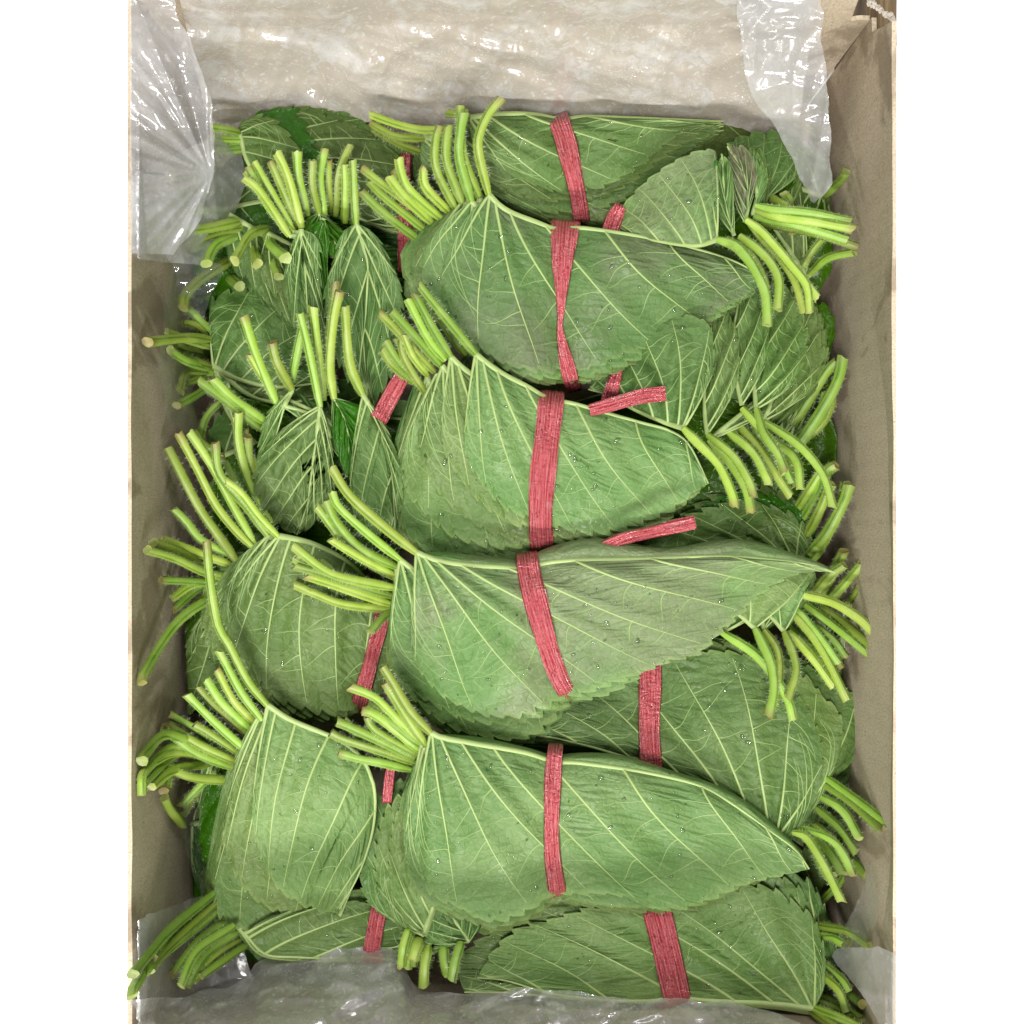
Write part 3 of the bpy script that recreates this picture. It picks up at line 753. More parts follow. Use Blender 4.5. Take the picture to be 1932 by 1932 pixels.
bundle('low bundle at lower left, shaded stalk ends pointing down-left under brighter stalks',
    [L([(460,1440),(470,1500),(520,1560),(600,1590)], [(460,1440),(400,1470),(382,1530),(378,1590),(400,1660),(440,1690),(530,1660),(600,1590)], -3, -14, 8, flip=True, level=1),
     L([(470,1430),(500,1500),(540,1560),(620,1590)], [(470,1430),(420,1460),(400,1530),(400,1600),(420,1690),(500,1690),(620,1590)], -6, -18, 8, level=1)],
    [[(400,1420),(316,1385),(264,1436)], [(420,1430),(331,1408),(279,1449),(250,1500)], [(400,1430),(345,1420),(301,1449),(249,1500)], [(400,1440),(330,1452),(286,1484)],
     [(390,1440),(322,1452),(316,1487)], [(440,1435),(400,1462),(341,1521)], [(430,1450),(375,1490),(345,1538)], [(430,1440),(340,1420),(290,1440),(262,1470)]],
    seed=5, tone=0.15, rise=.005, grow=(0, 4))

bundle('dark bundle at the right wall, long wet stalks rising along the upper cardboard',
    [L([(1490,800),(1480,740),(1440,700),(1380,690)], [(1490,800),(1540,740),(1565,670),(1575,620),(1560,580),(1500,560),(1440,600),(1380,690)], -12, -18, 8, flip=True, level=1, crink=0.00075),
     L([(1480,820),(1450,790),(1400,760),(1330,750)], [(1480,820),(1530,770),(1550,700),(1540,620),(1480,600),(1400,650),(1330,750)], -15, -20, 8, level=1)],
    [[(1500,850),(1550,775),(1580,718),(1590,674)], [(1497,800),(1535,740),(1560,700),(1578,684)], [(1500,830),(1545,790),(1560,740)], [(1490,840),(1540,810),(1565,770),(1570,745)]],
    seed=6, tone=0.12, rise=.010, r=.0019)

bundle('dark bundle at right middle with a dark red strap end, stalks leaning up the cardboard',
    [L([(1500,1060),(1440,1050),(1340,1060),(1200,1075)], [(1500,1060),(1530,1040),(1522,1003),(1500,975),(1460,958),(1400,945),(1320,965),(1240,1000),(1200,1075)], -9, -13, 8, crink=0.00068, tooth=12),
     L([(1510,1070),(1450,1080),(1360,1090),(1220,1090)], [(1510,1070),(1540,1030),(1535,985),(1500,955),(1420,930),(1340,950),(1250,1010),(1220,1090)], -12, -16, 8, flip=True, level=1),
     L([(1505,1080),(1450,1090),(1360,1100),(1220,1100)], [(1505,1080),(1535,1050),(1540,1020),(1510,960),(1440,920),(1340,940),(1250,1010),(1220,1100)], -14, -18, 8, level=1)],
    [[(1525,1045),(1557,1010),(1590,950),(1602,914)], [(1522,1010),(1545,965),(1562,925),(1570,912)], [(1530,1060),(1555,1020),(1585,960),(1593,912)], [(1515,980),(1545,930),(1560,890),(1578,878)], [(1500,965),(1530,920),(1552,885)]],
    tails=[([(1128,1036,20),(1170,1018,24),(1210,1008,24),(1262,996,25),(1312,985,26)], (.0075, .0120))], seed=7, tone=0.15, rise=.012, r=.0018)

bundle('dark glossy bundle low beside the right wall, almost hidden behind fanned stalks',
    [L([(1560,1560),(1590,1500),(1600,1440),(1570,1360)], [(1560,1560),(1600,1500),(1612,1441),(1612,1408),(1602,1372),(1585,1352),(1570,1360)], -8, -12, 6, flip=True, level=1, crink=0.00060, tooth=12),
     L([(1560,1560),(1560,1480),(1540,1420),(1500,1340)], [(1560,1560),(1600,1500),(1610,1440),(1600,1380),(1560,1330),(1500,1340)], -12, -16, 6, level=1)],
    [[(1535,1120),(1565,1085),(1593,1066)], [(1550,1150),(1590,1105),(1627,1063)], [(1595,1150),(1615,1125),(1624,1109)], [(1545,1130),(1575,1075),(1592,1040)]],
    seed=8, tone=0.10, rise=.014, r=.0017)

# ---- left column
bundle('upper left bundle of upright stalks with narrow drooping leaves below them',
    [L([(672,420),(685,460),(694,500),(690,580),(686,660),(700,775)], [(672,420),(645,440),(632,483),(620,520),(612,560),(622,640),(660,720),(700,775)], 3, -10, 7, E2=[(672,420),(705,440),(735,490),(757,545),(758,610),(745,690),(700,775)], N=6, crink=0.00060, bend=.1),
     L([(568,432),(575,500),(580,570),(600,660),(640,740)], [(568,432),(548,465),(538,520),(550,600),(580,660),(610,720),(640,740)], 2, -10, 7, E2=[(568,432),(600,450),(605,500),(610,580),(640,740)], N=6, crink=0.00090, bend=.1),
     L([(612,412),(600,440),(598,480),(600,540),(612,620)], [(612,412),(585,430),(584,480),(585,560),(612,620)], 2.5, -5, 5, E2=[(612,412),(622,440),(618,500),(618,560),(612,620)], flip=True, level=1, tooth=5),
     L([(602,402),(612,430),(630,452),(640,486)], [(602,402),(575,418),(580,445),(605,470),(640,486)], 5, 3, 4, E2=[(602,402),(640,428),(648,450),(640,486)], flip=True, level=1, tooth=7)],
    [[(672,422),(668,350),(666,302)], [(570,430),(545,337),(523,288)], [(612,412),(604,337),(613,281)], [(602,402),(590,350),(590,303)],
     [(546,445),(491,362),(459,336)], [(550,438),(507,390),(468,315)], [(553,435),(516,370),(480,306)], [(563,425),(530,350),(510,304)],
     [(580,407),(564,337),(561,286)], [(621,400),(619,340),(618,303)], [(632,408),(637,337),(648,300),(661,274)], [(650,420),(652,350),(650,310)], [(560,430),(500,365),(463,322)]],
    bands=[], seed=11, tone=0.32, rise=.010, grow=(0, 8), dz=.0011)

bundle('left bundle with widely spread stalks, below the bundle of close upright stalks',
    [L([(604,765),(598,820),(590,880),(580,950),(560,1010)], [(604,765),(545,800),(505,840),(478,900),(490,945),(515,985),(560,1010)], 5, -7, 9, E2=[(604,765),(620,800),(628,860),(630,920),(600,980),(560,1010)], N=8, crink=0.00090, tooth=12, bend=.12, holes=((599,868,8),(583,876,7),(594,896,9),(573,884,6),(608,888,7),(588,912,6)), label='leaf nibbled full of small holes'),
     L([(551,735),(530,780),(512,830),(520,900),(560,990)], [(551,735),(508,775),(490,830),(488,900),(520,960),(560,990)], 3, -8, 7, N=7, crink=0.00068, tooth=11),
     L([(684,745),(708,795),(730,850),(742,920),(744,1010)], [(684,745),(680,800),(664,853),(660,920),(668,965),(700,1000),(744,1010)], 5, -6, 6, E2=[(684,745),(722,800),(750,860),(760,930),(744,1010)], N=6, crink=0.00060, tooth=9, bend=.1),
     L([(628,750),(650,790),(658,840),(655,900)], [(628,750),(626,800),(636,850),(655,900)], 5, -3, 5, E2=[(628,750),(683,768),(688,795),(678,850),(655,900)], flip=True, level=1, tooth=7)],
    [[(604,765),(584,665),(566,591)], [(551,735),(523,683),(514,646)], [(684,745),(660,683),(651,579)], [(630,752),(622,690),(630,600),(641,549)],
     [(521,760),(484,670),(460,597)], [(518,745),(492,705),(470,668)], [(548,728),(560,670),(576,592)], [(611,755),(601,670),(591,579)], [(625,740),(620,650),(634,532)],
     [(506,800),(441,753),(401,714)], [(496,812),(429,758),(375,718)], [(515,985),(470,908),(450,833),(450,778)]],
    bands=[[(757,712,30),(738,745,34),(716,788,34)]], seed=12, tone=0.36, rise=.011, grow=(4, 5), dz=.0011)

bundle('mid left bundle, one broad grey-green leaf lying under its neighbours\' crossing stalks',
    [L([(524,1011),(560,1018),(600,1030),(655,1060),(705,1110),(750,1180),(745,1290)], [(524,1011),(486,1043),(450,1091),(440,1141),(432,1195),(452,1243),(480,1268),(500,1303),(530,1323),(590,1341),(641,1346),(690,1330),(745,1290)], 8, -3, 13, N=9, tooth=12, crink=0.00030),
     L([(505,1010),(540,1030),(600,1060),(670,1110),(735,1260)], [(505,1010),(455,1050),(425,1110),(415,1165),(425,1215),(460,1262),(500,1310),(570,1345),(660,1345),(735,1260)], 5.5, -5, 12, N=9, tooth=12, crink=0.00038)],
    [[(524,1011),(490,975),(455,930),(427,908)], [(505,1010),(470,960),(416,895),(407,835)], [(478,1034),(441,996),(406,950),(375,890),(337,817)], [(482,1030),(435,945),(396,873),(358,816)],
     [(447,1060),(416,1016),(378,962),(340,890),(317,845)], [(430,1046),(379,1018),(352,985),(327,960)], [(440,1066),(381,1046),(307,1017)], [(440,1090),(391,1081),(335,1055),(278,1037)],
     [(436,1103),(385,1098),(303,1094)], [(495,1000),(460,940),(420,870)]],
    bands=[[(722,1140,27),(718,1180,29),(707,1220,30),(694,1270,30),(677,1330,30)]], seed=13, tone=0.38, rise=.010, grow=(-4, 6), dz=.0011)

bundle('lower left bundle with one long arching stalk and layered leaves fanning down',
    [L([(504,1330),(545,1357),(600,1380),(650,1402),(690,1442),(706,1500),(702,1570),(676,1650),(640,1716)], [(504,1330),(494,1385),(483,1449),(476,1530),(484,1590),(504,1640),(530,1682),(570,1706),(610,1722),(640,1716)], 14, 2, 12, N=10, tooth=11, crink=0, bend=.07),
     L([(490,1345),(530,1380),(600,1410),(670,1460),(702,1560),(640,1735)], [(490,1345),(455,1400),(440,1449),(424,1537),(421,1580),(436,1630),(474,1690),(520,1718),(580,1740),(640,1735)], 12, 0, 13, N=10, tooth=12, crink=0.00015, bend=.08),
     L([(482,1420),(500,1480),(560,1560),(640,1680)], [(482,1420),(446,1500),(422,1590),(404,1668),(416,1728),(458,1752),(520,1748),(590,1750),(640,1680)], 7, -4, 12, N=8, tooth=13, crink=0.00060)],
    [[(504,1330),(468,1285),(432,1216),(411,1178),(396,1091),(390,1020)], [(494,1358),(454,1303),(414,1228)], [(470,1420),(404,1361),(354,1311)],
     [(486,1368),(441,1321),(409,1261)], [(478,1380),(421,1328),(389,1281)], [(470,1386),(404,1328),(374,1296)], [(458,1425),(404,1388),(367,1366)], [(455,1440),(379,1406),(315,1366)],
     [(430,1418),(371,1376),(320,1348)], [(450,1450),(370,1420),(310,1375)], [(438,1473),(366,1467),(312,1446)]],
    bands=[[(738,1440,18),(733,1480,20),(730,1510,20)]], seed=14, tone=0.52, rise=.010, grow=(0, 0), dz=.0011)

bundle('bottom left corner bundle, long stalks slanting into the corner, leaves mostly covered',
    [L([(462,1762),(500,1800),(560,1806),(660,1808),(820,1800)], [(462,1762),(500,1735),(560,1715),(640,1700),(720,1705),(770,1730),(820,1800)], 3, -1, 6, N=7, tooth=5, rib=.45),
     L([(452,1752),(490,1800),(560,1812),(660,1812),(820,1806)], [(452,1752),(490,1715),(560,1690),(640,1680),(740,1690),(820,1806)], -2, -4, 7, N=7, level=1, rib=.4)],
    [[(441,1746),(374,1792),(341,1860)], [(411,1680),(330,1745),(285,1796),(251,1837)], [(414,1698),(324,1781),(281,1832)], [(418,1712),(341,1771),(279,1826),(244,1880)], [(432,1734),(374,1774),(325,1840)],
     [(455,1754),(391,1799),(354,1860)], [(470,1779),(416,1816),(379,1842)], [(460,1770),(410,1800),(366,1850)]],
    bands=[[(722,1690,30),(712,1730,32),(700,1797,32)]], seed=15, tone=0.40, rise=.020, r=.0015, up=.008, grow=(0, 2))

bundle('small upright bundle at the bottom, frilly stacked leaf edges above short downward stalks',
    [L([(885,1778),(860,1740),(830,1700),(800,1640)], [(885,1778),(840,1788),(805,1775),(782,1752),(764,1715),(775,1685),(785,1650),(800,1640)], 5, 0, 6, E2=[(885,1778),(905,1755),(912,1720),(880,1680),(800,1640)], N=7, tooth=12, crink=0.00052),
     L([(800,1766),(822,1700),(845,1600),(860,1480)], [(800,1766),(735,1735),(702,1710),(684,1680),(680,1640),(684,1590),(705,1515),(770,1470),(860,1480)], 2, -2, 9, N=7, tooth=12, period=26, crink=0.00045),
     L([(790,1760),(815,1700),(845,1600),(860,1490)], [(790,1760),(748,1740),(722,1700),(708,1650),(710,1590),(728,1530),(780,1485),(860,1490)], 4, 0, 9, N=7, tooth=12, period=26, crink=0.00045),
     L([(800,1760),(820,1700),(845,1600),(860,1500)], [(800,1760),(768,1740),(745,1700),(734,1650),(736,1590),(752,1530),(790,1500),(860,1500)], 7, 3, 8, N=7, tooth=12, period=26, crink=0.00045, level=1)][::-1],
    [[(870,1778),(860,1810),(852,1850)], [(772,1750),(762,1785),(757,1824)], [(780,1762),(772,1795),(769,1824)], [(792,1772),(784,1795),(779,1812)], [(808,1785),(802,1820),(800,1860)], [(838,1785),(840,1815),(847,1840)]],
    seed=16, tone=0.50, rise=.004, r=.0017, hairs=60)

# ---- right column
bundle('small leaf roll in the top right corner beside the hanging plastic fold',
    [L([(1450,372),(1420,345),(1390,310),(1372,270)], [(1450,372),(1490,345),(1512,322),(1512,285),(1490,258),(1455,249),(1415,253),(1372,270)], -4, -8, 9, N=8, tooth=11, crink=0.00045),
     L([(1455,390),(1420,360),(1390,330),(1360,290)], [(1455,390),(1485,365),(1500,340),(1500,300),(1460,270),(1360,290)], -8, -12, 6, flip=True, level=1)],
    [[(1455,375),(1475,385),(1487,392)], [(1460,390),(1490,420),(1495,440)], [(1485,400),(1488,380),(1480,365)], [(1525,520),(1560,488),(1612,476)], [(1510,510),(1535,470),(1562,440)]],
    seed=21, tone=0.35, rise=.008, extra=2)

bundle('upper right bundle with folded leaf edges and stalks spreading in two sheaves',
    [L([(1354,452),(1310,463),(1230,452),(1150,428)], [(1354,452),(1344,410),(1338,370),(1336,330),(1345,300),(1350,286),(1325,283),(1285,298),(1245,322),(1205,355),(1170,395),(1150,428)], 12, 0, 11, N=9, tooth=4, crink=0.00022, purple=.6),
     L([(1385,445),(1372,400),(1366,350),(1362,290)], [(1385,445),(1385,400),(1384,350),(1378,310),(1362,290)], 11.5, 8, 5, E2=[(1385,445),(1355,410),(1345,350),(1362,290)], N=5, tooth=4, crink=0.00030),
     L([(1405,420),(1412,380),(1405,330),(1372,276)], [(1405,420),(1424,360),(1428,325),(1420,295),(1400,277),(1372,276)], 12.5, 9, 6, purple=1.3, label='purplish brown folded leaf', E2=[(1405,420),(1388,390),(1380,330),(1372,276)], N=7, tooth=8, crink=0.00030),
     L([(1420,405),(1428,370),(1420,330),(1395,290)], [(1420,405),(1440,360),(1438,325),(1420,290),(1395,290)], 9, 4, 5, N=6, tooth=11, level=1)],
    [[(1354,452),(1385,462),(1408,485),(1427,515),(1445,558),(1448,614)], [(1395,445),(1430,470),(1457,500),(1470,533),(1467,584)], [(1408,415),(1440,440),(1495,503),(1522,540),(1527,590)], [(1425,388),(1460,395),(1532,402),(1606,418)],
     [(1422,395),(1460,408),(1532,418),(1612,433)], [(1422,408),(1507,425),(1600,453)], [(1430,430),(1480,483),(1520,533),(1543,563)], [(1420,430),(1465,480),(1500,530),(1517,590)], [(1430,418),(1540,440),(1618,466)], [(1425,435),(1470,478),(1510,520),(1530,562)]],
    bands=[[(1168,392,22),(1158,415,32),(1150,440,34)]], seed=22, tone=0.50, rise=.008, grow=(4, -4), dz=.0012)

bundle('mid right bundle, fan of pleated leaves above drooping stalks, loose bright red strap end',
    [L([(1290,808),(1250,795),(1190,770),(1110,735)], [(1290,808),(1318,765),(1335,730),(1346,700),(1346,650),(1338,615),(1300,595),(1230,610),(1150,660),(1110,735)], 8, -7, 9, N=9, tooth=7, crink=0.00052),
     L([(1335,820),(1330,770),(1334,690),(1350,560)], [(1335,820),(1356,790),(1382,745),(1394,705),(1394,650),(1380,600),(1350,560)], 7, -11, 6, N=6, tooth=5, crink=0.00045, bend=.1),
     L([(1400,765),(1388,705),(1384,630),(1405,520)], [(1400,765),(1424,730),(1446,680),(1450,620),(1436,560),(1405,520)], 5, -12, 6, N=6, tooth=6, crink=0.00045, bend=.1),
     L([(1427,772),(1424,710),(1432,630),(1460,520)], [(1427,772),(1465,752),(1502,716),(1522,660),(1518,610),(1498,560),(1460,520)], 6, -9, 8, N=7, tooth=10, crink=0.00045, bend=.12),
     L([(1440,795),(1465,740),(1490,670),(1495,540)], [(1440,795),(1490,768),(1532,735),(1553,690),(1548,640),(1530,580),(1495,540)], 3, -11, 8, N=7, tooth=11, crink=0.00052)],
    [[(1290,808),(1322,840),(1357,878),(1382,933),(1386,957)], [(1335,820),(1382,858),(1412,905),(1422,937)], [(1400,770),(1447,823),(1470,863),(1478,895)], [(1427,772),(1440,815),(1468,858),(1480,890)], [(1440,795),(1507,840),(1552,895),(1571,957)],
     [(1338,830),(1377,873),(1407,923),(1417,967)], [(1372,813),(1420,853),(1447,903),(1450,914)], [(1385,790),(1430,843),(1465,895),(1492,937)], [(1450,825),(1500,865),(1510,922)], [(1390,800),(1430,855),(1455,905)]],
    bands=[[(1166,690,22),(1160,715,25),(1148,755,28)]], tails=[([(1112,774,22),(1150,764,26),(1207,748,28),(1256,742,29)], (.0060, .0090))],
    seed=23, tone=0.34, rise=.008, grow=(4, -3), dz=.0011)

bundle('lower right bundle, big leaf under a forked sheaf of stalks, dark red band',
    [L([(1468,1580),(1430,1553),(1357,1502),(1200,1435),(1060,1395),(985,1385)], [(1468,1580),(1490,1588),(1516,1557),(1538,1510),(1550,1470),(1552,1420),(1538,1366),(1508,1316),(1450,1262),(1390,1232),(1300,1232),(1200,1262),(1100,1315),(985,1385)], 5, -4, 12, N=10, tooth=9, bend=.10),
     L([(1485,1575),(1440,1540),(1360,1490),(1200,1425),(990,1390)], [(1485,1575),(1548,1510),(1582,1430),(1590,1376),(1580,1340),(1550,1312),(1530,1286),(1480,1255),(1380,1215),(1260,1225),(1120,1290),(990,1390)], 2, -7, 12, N=10, tooth=11)],
    [[(1495,1570),(1522,1580),(1557,1636),(1589,1702)], [(1500,1560),(1562,1580),(1591,1610),(1609,1652)], [(1557,1466),(1620,1511),(1684,1561)], [(1552,1477),(1607,1513),(1663,1568)], [(1545,1500),(1590,1529),(1621,1582)],
     [(1537,1521),(1582,1561),(1616,1609)], [(1530,1566),(1565,1606),(1591,1649)], [(1580,1610),(1610,1625),(1633,1652)], [(1530,1550),(1575,1590),(1600,1640)], [(1525,1580),(1545,1625),(1565,1660)]],
    bands=[[(1228,1246,42),(1227,1300,42),(1225,1380,42),(1230,1460,42)]], seed=24, tone=0.30, rise=.014, grow=(8, -4), dz=.0011)

bundle('bundle whose hairy stalks fan out right from under the long pointed leaf tip',
    [L([(1425,1186),(1380,1150),(1300,1120),(1200,1110)], [(1425,1186),(1455,1150),(1490,1130),(1525,1095),(1527,1078),(1480,1060),(1400,1050),(1300,1070),(1200,1110)], 4, 0, 5, N=6, tooth=7),
     L([(1480,1192),(1450,1160),(1400,1130),(1300,1110)], [(1480,1192),(1500,1165),(1510,1130),(1527,1090),(1480,1065),(1400,1060),(1300,1110)], 3, -2, 5, N=6, tooth=8),
     L([(1505,1140),(1450,1130),(1380,1110),(1280,1100)], [(1505,1140),(1525,1110),(1530,1080),(1480,1050),(1380,1050),(1280,1100)], 1, -4, 5, level=1)],
    [[(1425,1186),(1440,1216),(1455,1253),(1460,1303),(1450,1352)], [(1480,1192),(1495,1228),(1502,1266),(1487,1318)], [(1509,1120),(1570,1136),(1620,1166),(1654,1201)], [(1442,1188),(1467,1228),(1470,1280),(1462,1330)],
     [(1362,1193),(1432,1241),(1482,1311),(1496,1359)], [(1487,1191),(1532,1241),(1571,1295)], [(1492,1153),(1532,1198),(1565,1253),(1598,1322)], [(1495,1141),(1545,1200),(1582,1252)],
     [(1535,1178),(1570,1205),(1596,1240)], [(1505,1131),(1570,1178),(1651,1245)], [(1435,1195),(1448,1240),(1445,1300),(1436,1345)], [(1500,1160),(1550,1215),(1588,1262)]],
    seed=25, tone=0.45, rise=.008, dz=.0010, grow=(2, 1))

# ---- centre column
bundle('topmost centre bundle against the plastic back wall, tied with a slanting red band',
    [L([(884,222),(960,215),(1050,218),(1150,221),(1290,226),(1367,229)], [(884,222),(890,262),(905,285),(937,315),(975,335),(1025,354),(1077,369),(1130,355),(1180,330),(1220,302),(1250,277),(1295,243),(1367,229)], 1, -6, 13, N=8, tooth=9, far=5, bend=.10, holes=((1156,262,5),)),
     L([(840,240),(900,240),(1000,235),(1150,240),(1360,232)], [(840,240),(830,275),(850,310),(905,340),(950,360),(1005,376),(1060,380),(1110,378),(1180,350),(1260,290),(1360,232)], -1, -8, 14, N=8, tooth=11),
     L([(800,262),(880,250),(1000,245),(1150,250),(1360,236)], [(800,262),(790,290),(820,330),(900,358),(960,382),(1010,398),(1060,402),(1110,400),(1190,368),(1280,300),(1360,236)], -3, -10, 14, N=8, tooth=12),
     L([(795,290),(880,270),(1000,265),(1150,270),(1365,238)], [(795,290),(800,320),(850,360),(930,390),(1000,412),(1060,420),(1130,418),(1210,370),(1300,295),(1365,238)], -5, -12, 14, N=8, tooth=12, level=1)],
    [[(884,222),(860,216),(845,214)], [(840,242),(800,246),(750,235),(697,216)], [(800,262),(750,258),(722,246),(700,233)], [(796,288),(760,275),(730,258),(706,244)]],
    bands=[[(1053,223,42),(1068,268,42),(1082,330,34),(1092,380,32),(1098,424,31)]], seed=31, tone=0.36, rise=.003, grow=(-2, 8), dz=.0014, extra=2)

bundle('second centre bundle from the top, its red band twisted thin in the middle',
    [L([(922,367),(945,390),(980,408),(1037,424),(1097,430),(1207,446),(1300,466),(1390,495),(1447,530)], [(922,367),(893,395),(866,430),(846,470),(832,520),(838,556),(862,600),(892,640),(922,668),(957,687),(1010,700),(1060,706),(1115,694),(1180,668),(1250,650),(1300,620),(1345,588),(1397,562),(1447,530)], 12, -1, 14, N=10, tooth=10, bend=.11, purple=.8),
     L([(889,380),(910,400),(960,425),(1060,440),(1200,455),(1440,535)], [(889,380),(850,410),(815,445),(795,483),(800,530),(830,580),(870,630),(920,675),(980,705),(1060,718),(1130,705),(1220,670),(1330,610),(1440,535)], 10.5, -3, 14, N=10, tooth=11)],
    [[(922,367),(903,287),(906,250),(924,212),(947,186)], [(889,380),(867,300),(869,245),(874,216)], [(905,372),(879,310),(869,255),(868,200)], [(872,383),(844,310),(842,270),(846,239)],
     [(860,395),(824,320),(822,265),(831,238)], [(847,400),(805,355),(799,325),(802,317)], [(835,415),(775,362),(757,325),(753,299)], [(817,422),(762,370),(734,334)], [(819,420),(724,350),(682,317)], [(807,438),(725,372),(698,345)], [(797,458),(724,402),(680,360)]],
    bands=[[(1067,424,54),(1062,483,44),(1060,533,28),(1058,590,14),(1057,625,15),(1066,670,25),(1074,703,28),(1082,731,29)]], seed=32, tone=0.46, rise=.009, grow=(-1, 5), dz=.0010)

bundle('third centre bundle from the top, wide straight red band, stepped leaf layers at left',
    [L([(897,668),(925,690),(960,712),(1024,741),(1064,756),(1130,775),(1207,797),(1262,812),(1300,840),(1337,913)], [(897,668),(901,703),(897,740),(880,795),(876,835),(886,873),(902,900),(930,935),(960,962),(1010,985),(1060,997),(1110,1006),(1160,1003),(1215,985),(1270,960),(1310,928),(1337,913)], 13, 2, 14, N=10, tooth=11, bend=.11),
     L([(850,673),(880,700),(940,735),(1050,780),(1200,815),(1330,918)], [(850,673),(846,700),(846,755),(833,795),(835,838),(848,870),(872,905),(905,945),(960,985),(1030,1008),(1100,1020),(1180,1008),(1260,975),(1330,918)], 11.5, 0, 14, N=10, tooth=11),
     L([(834,690),(870,730),(930,770),(1050,810),(1200,840),(1320,925)], [(834,690),(822,720),(806,755),(790,795),(793,858),(815,905),(850,950),(905,992),(970,1018),(1040,1026),(1120,1022),(1220,995),(1320,925)], 10, -2, 14, N=10, tooth=12),
     L([(824,705),(860,760),(930,810),(1050,850),(1200,870),(1320,930)], [(824,705),(800,745),(775,800),(760,860),(765,915),(800,965),(850,1008),(920,1030),(1000,1034),(1100,1034),(1220,1005),(1320,930)], 8, -4, 14, N=10, tooth=12, crink=0.00022),
     L([(810,750),(850,830),(930,890),(1050,930),(1250,930)], [(810,750),(780,800),(755,880),(752,950),(770,1010),(820,1045),(900,1060),(1000,1062),(1120,1050),(1250,930)], 4, -5, 12, N=9, tooth=12, crink=0.00038)],
    [[(897,668),(837,595),(807,558),(791,537)], [(850,673),(819,623),(783,555)], [(840,680),(807,638),(769,565)], [(834,692),(790,643),(739,587)], [(820,702),(750,625),(715,589)],
     [(807,708),(780,673),(762,632)], [(808,750),(770,690),(757,655),(760,630)], [(790,725),(750,680),(728,644)], [(780,722),(740,688),(721,657)], [(800,735),(770,685),(745,640)]],
    bands=[[(1041,745,46),(1036,790,48),(1026,880,48),(1020,960,46),(1022,1042,44)]], seed=33, tone=0.50, rise=.008, grow=(-2, 5), dz=.0011)

bundle('fourth centre bundle, longest leaf with a sharp pointed tip and slanting folded band',
    [L([(785,1042),(825,1058),(895,1068),(965,1069),(1017,1063),(1082,1058),(1207,1055),(1357,1050),(1457,1056),(1532,1066),(1577,1081)], [(785,1042),(788,1095),(777,1166),(775,1205),(785,1250),(805,1282),(840,1315),(885,1338),(935,1352),(990,1348),(1050,1328),(1120,1303),(1207,1270),(1270,1246),(1320,1232),(1360,1192),(1400,1155),(1440,1118),(1480,1092),(1527,1079),(1577,1081)], 17, 11, 15, N=12, tooth=13, period=30, far=42, bend=.10, purple=.7),
     L([(754,1056),(800,1085),(900,1100),(1100,1090),(1400,1075)], [(754,1056),(748,1085),(738,1150),(736,1210),(745,1258),(775,1300),(830,1335),(900,1362),(980,1362),(1060,1332),(1200,1280),(1400,1075)], 14.5, 6, 15, N=10, tooth=11),
     L([(750,1110),(800,1140),(900,1150),(1100,1130),(1350,1100)], [(750,1110),(742,1170),(742,1240),(765,1300),(810,1345),(870,1380),(950,1395),(1010,1385),(1080,1330),(1200,1260),(1350,1100)], 11, 3, 15, N=10, tooth=11, crink=0.00030)],
    [[(785,1042),(724,993),(660,935),(626,882)], [(755,1056),(690,1003),(640,957),(627,928)], [(748,1110),(670,1095),(616,1078),(553,1030)], [(748,1070),(680,1035),(635,985),(617,944)], [(745,1085),(690,1058),(640,1028),(624,1018)],
     [(744,1090),(695,1062),(658,1035),(597,955)], [(740,1125),(650,1097),(600,1080),(556,1068)], [(739,1140),(660,1113),(578,1086)], [(739,1150),(650,1140),(600,1122),(556,1103)], [(745,1150),(724,1165),(700,1192)]],
    bands=[[(994,1050,44),(1000,1090,46),(1017,1160,44),(1035,1225,38),(1055,1280,34),(1072,1312,34)]], seed=34, tone=0.52, rise=.008, grow=(0, 4), dz=.0011)

bundle('bottom right bundle against the front plastic, stalks pointing right into the corner',
    [L([(1537,1903),(1457,1893),(1307,1887),(1175,1888),(1050,1876),(955,1850),(900,1845)], [(1537,1903),(1556,1860),(1556,1799),(1546,1760),(1528,1725),(1500,1706),(1465,1682),(1415,1671),(1340,1695),(1270,1706),(1180,1700),(1100,1718),(1040,1735),(980,1752),(935,1790),(900,1845)], 8, 4, 12, N=10, tooth=14, period=34, bend=.09),
     L([(1530,1910),(1450,1898),(1300,1893),(1100,1885),(960,1873),(876,1872)], [(1530,1910),(1545,1860),(1540,1790),(1500,1720),(1420,1690),(1300,1690),(1180,1668),(1100,1680),(1030,1695),(975,1735),(910,1770),(868,1808),(866,1840),(876,1872)], 5, 2, 12, N=10, tooth=14, period=34),
     L([(1530,1890),(1450,1880),(1350,1850),(1250,1790)], [(1530,1890),(1545,1800),(1530,1720),(1510,1680),(1460,1650),(1380,1650),(1300,1690),(1250,1790)], 0, -4, 8, crink=0.00075, level=1)],
    [[(1537,1903),(1575,1918),(1607,1933),(1645,1952)], [(1530,1908),(1570,1934),(1600,1952)], [(1548,1835),(1582,1868),(1597,1910)], [(1537,1744),(1595,1756),(1641,1785)], [(1545,1762),(1570,1768),(1593,1781)],
     [(1552,1815),(1587,1846),(1603,1870)], [(1580,1868),(1600,1878),(1627,1895)], [(1545,1880),(1590,1900),(1625,1925)]],
    bands=[[(1238,1712,52),(1250,1760,54),(1265,1825,54),(1280,1892,50)]], seed=36, tone=0.46, rise=.010, grow=(2, 4))

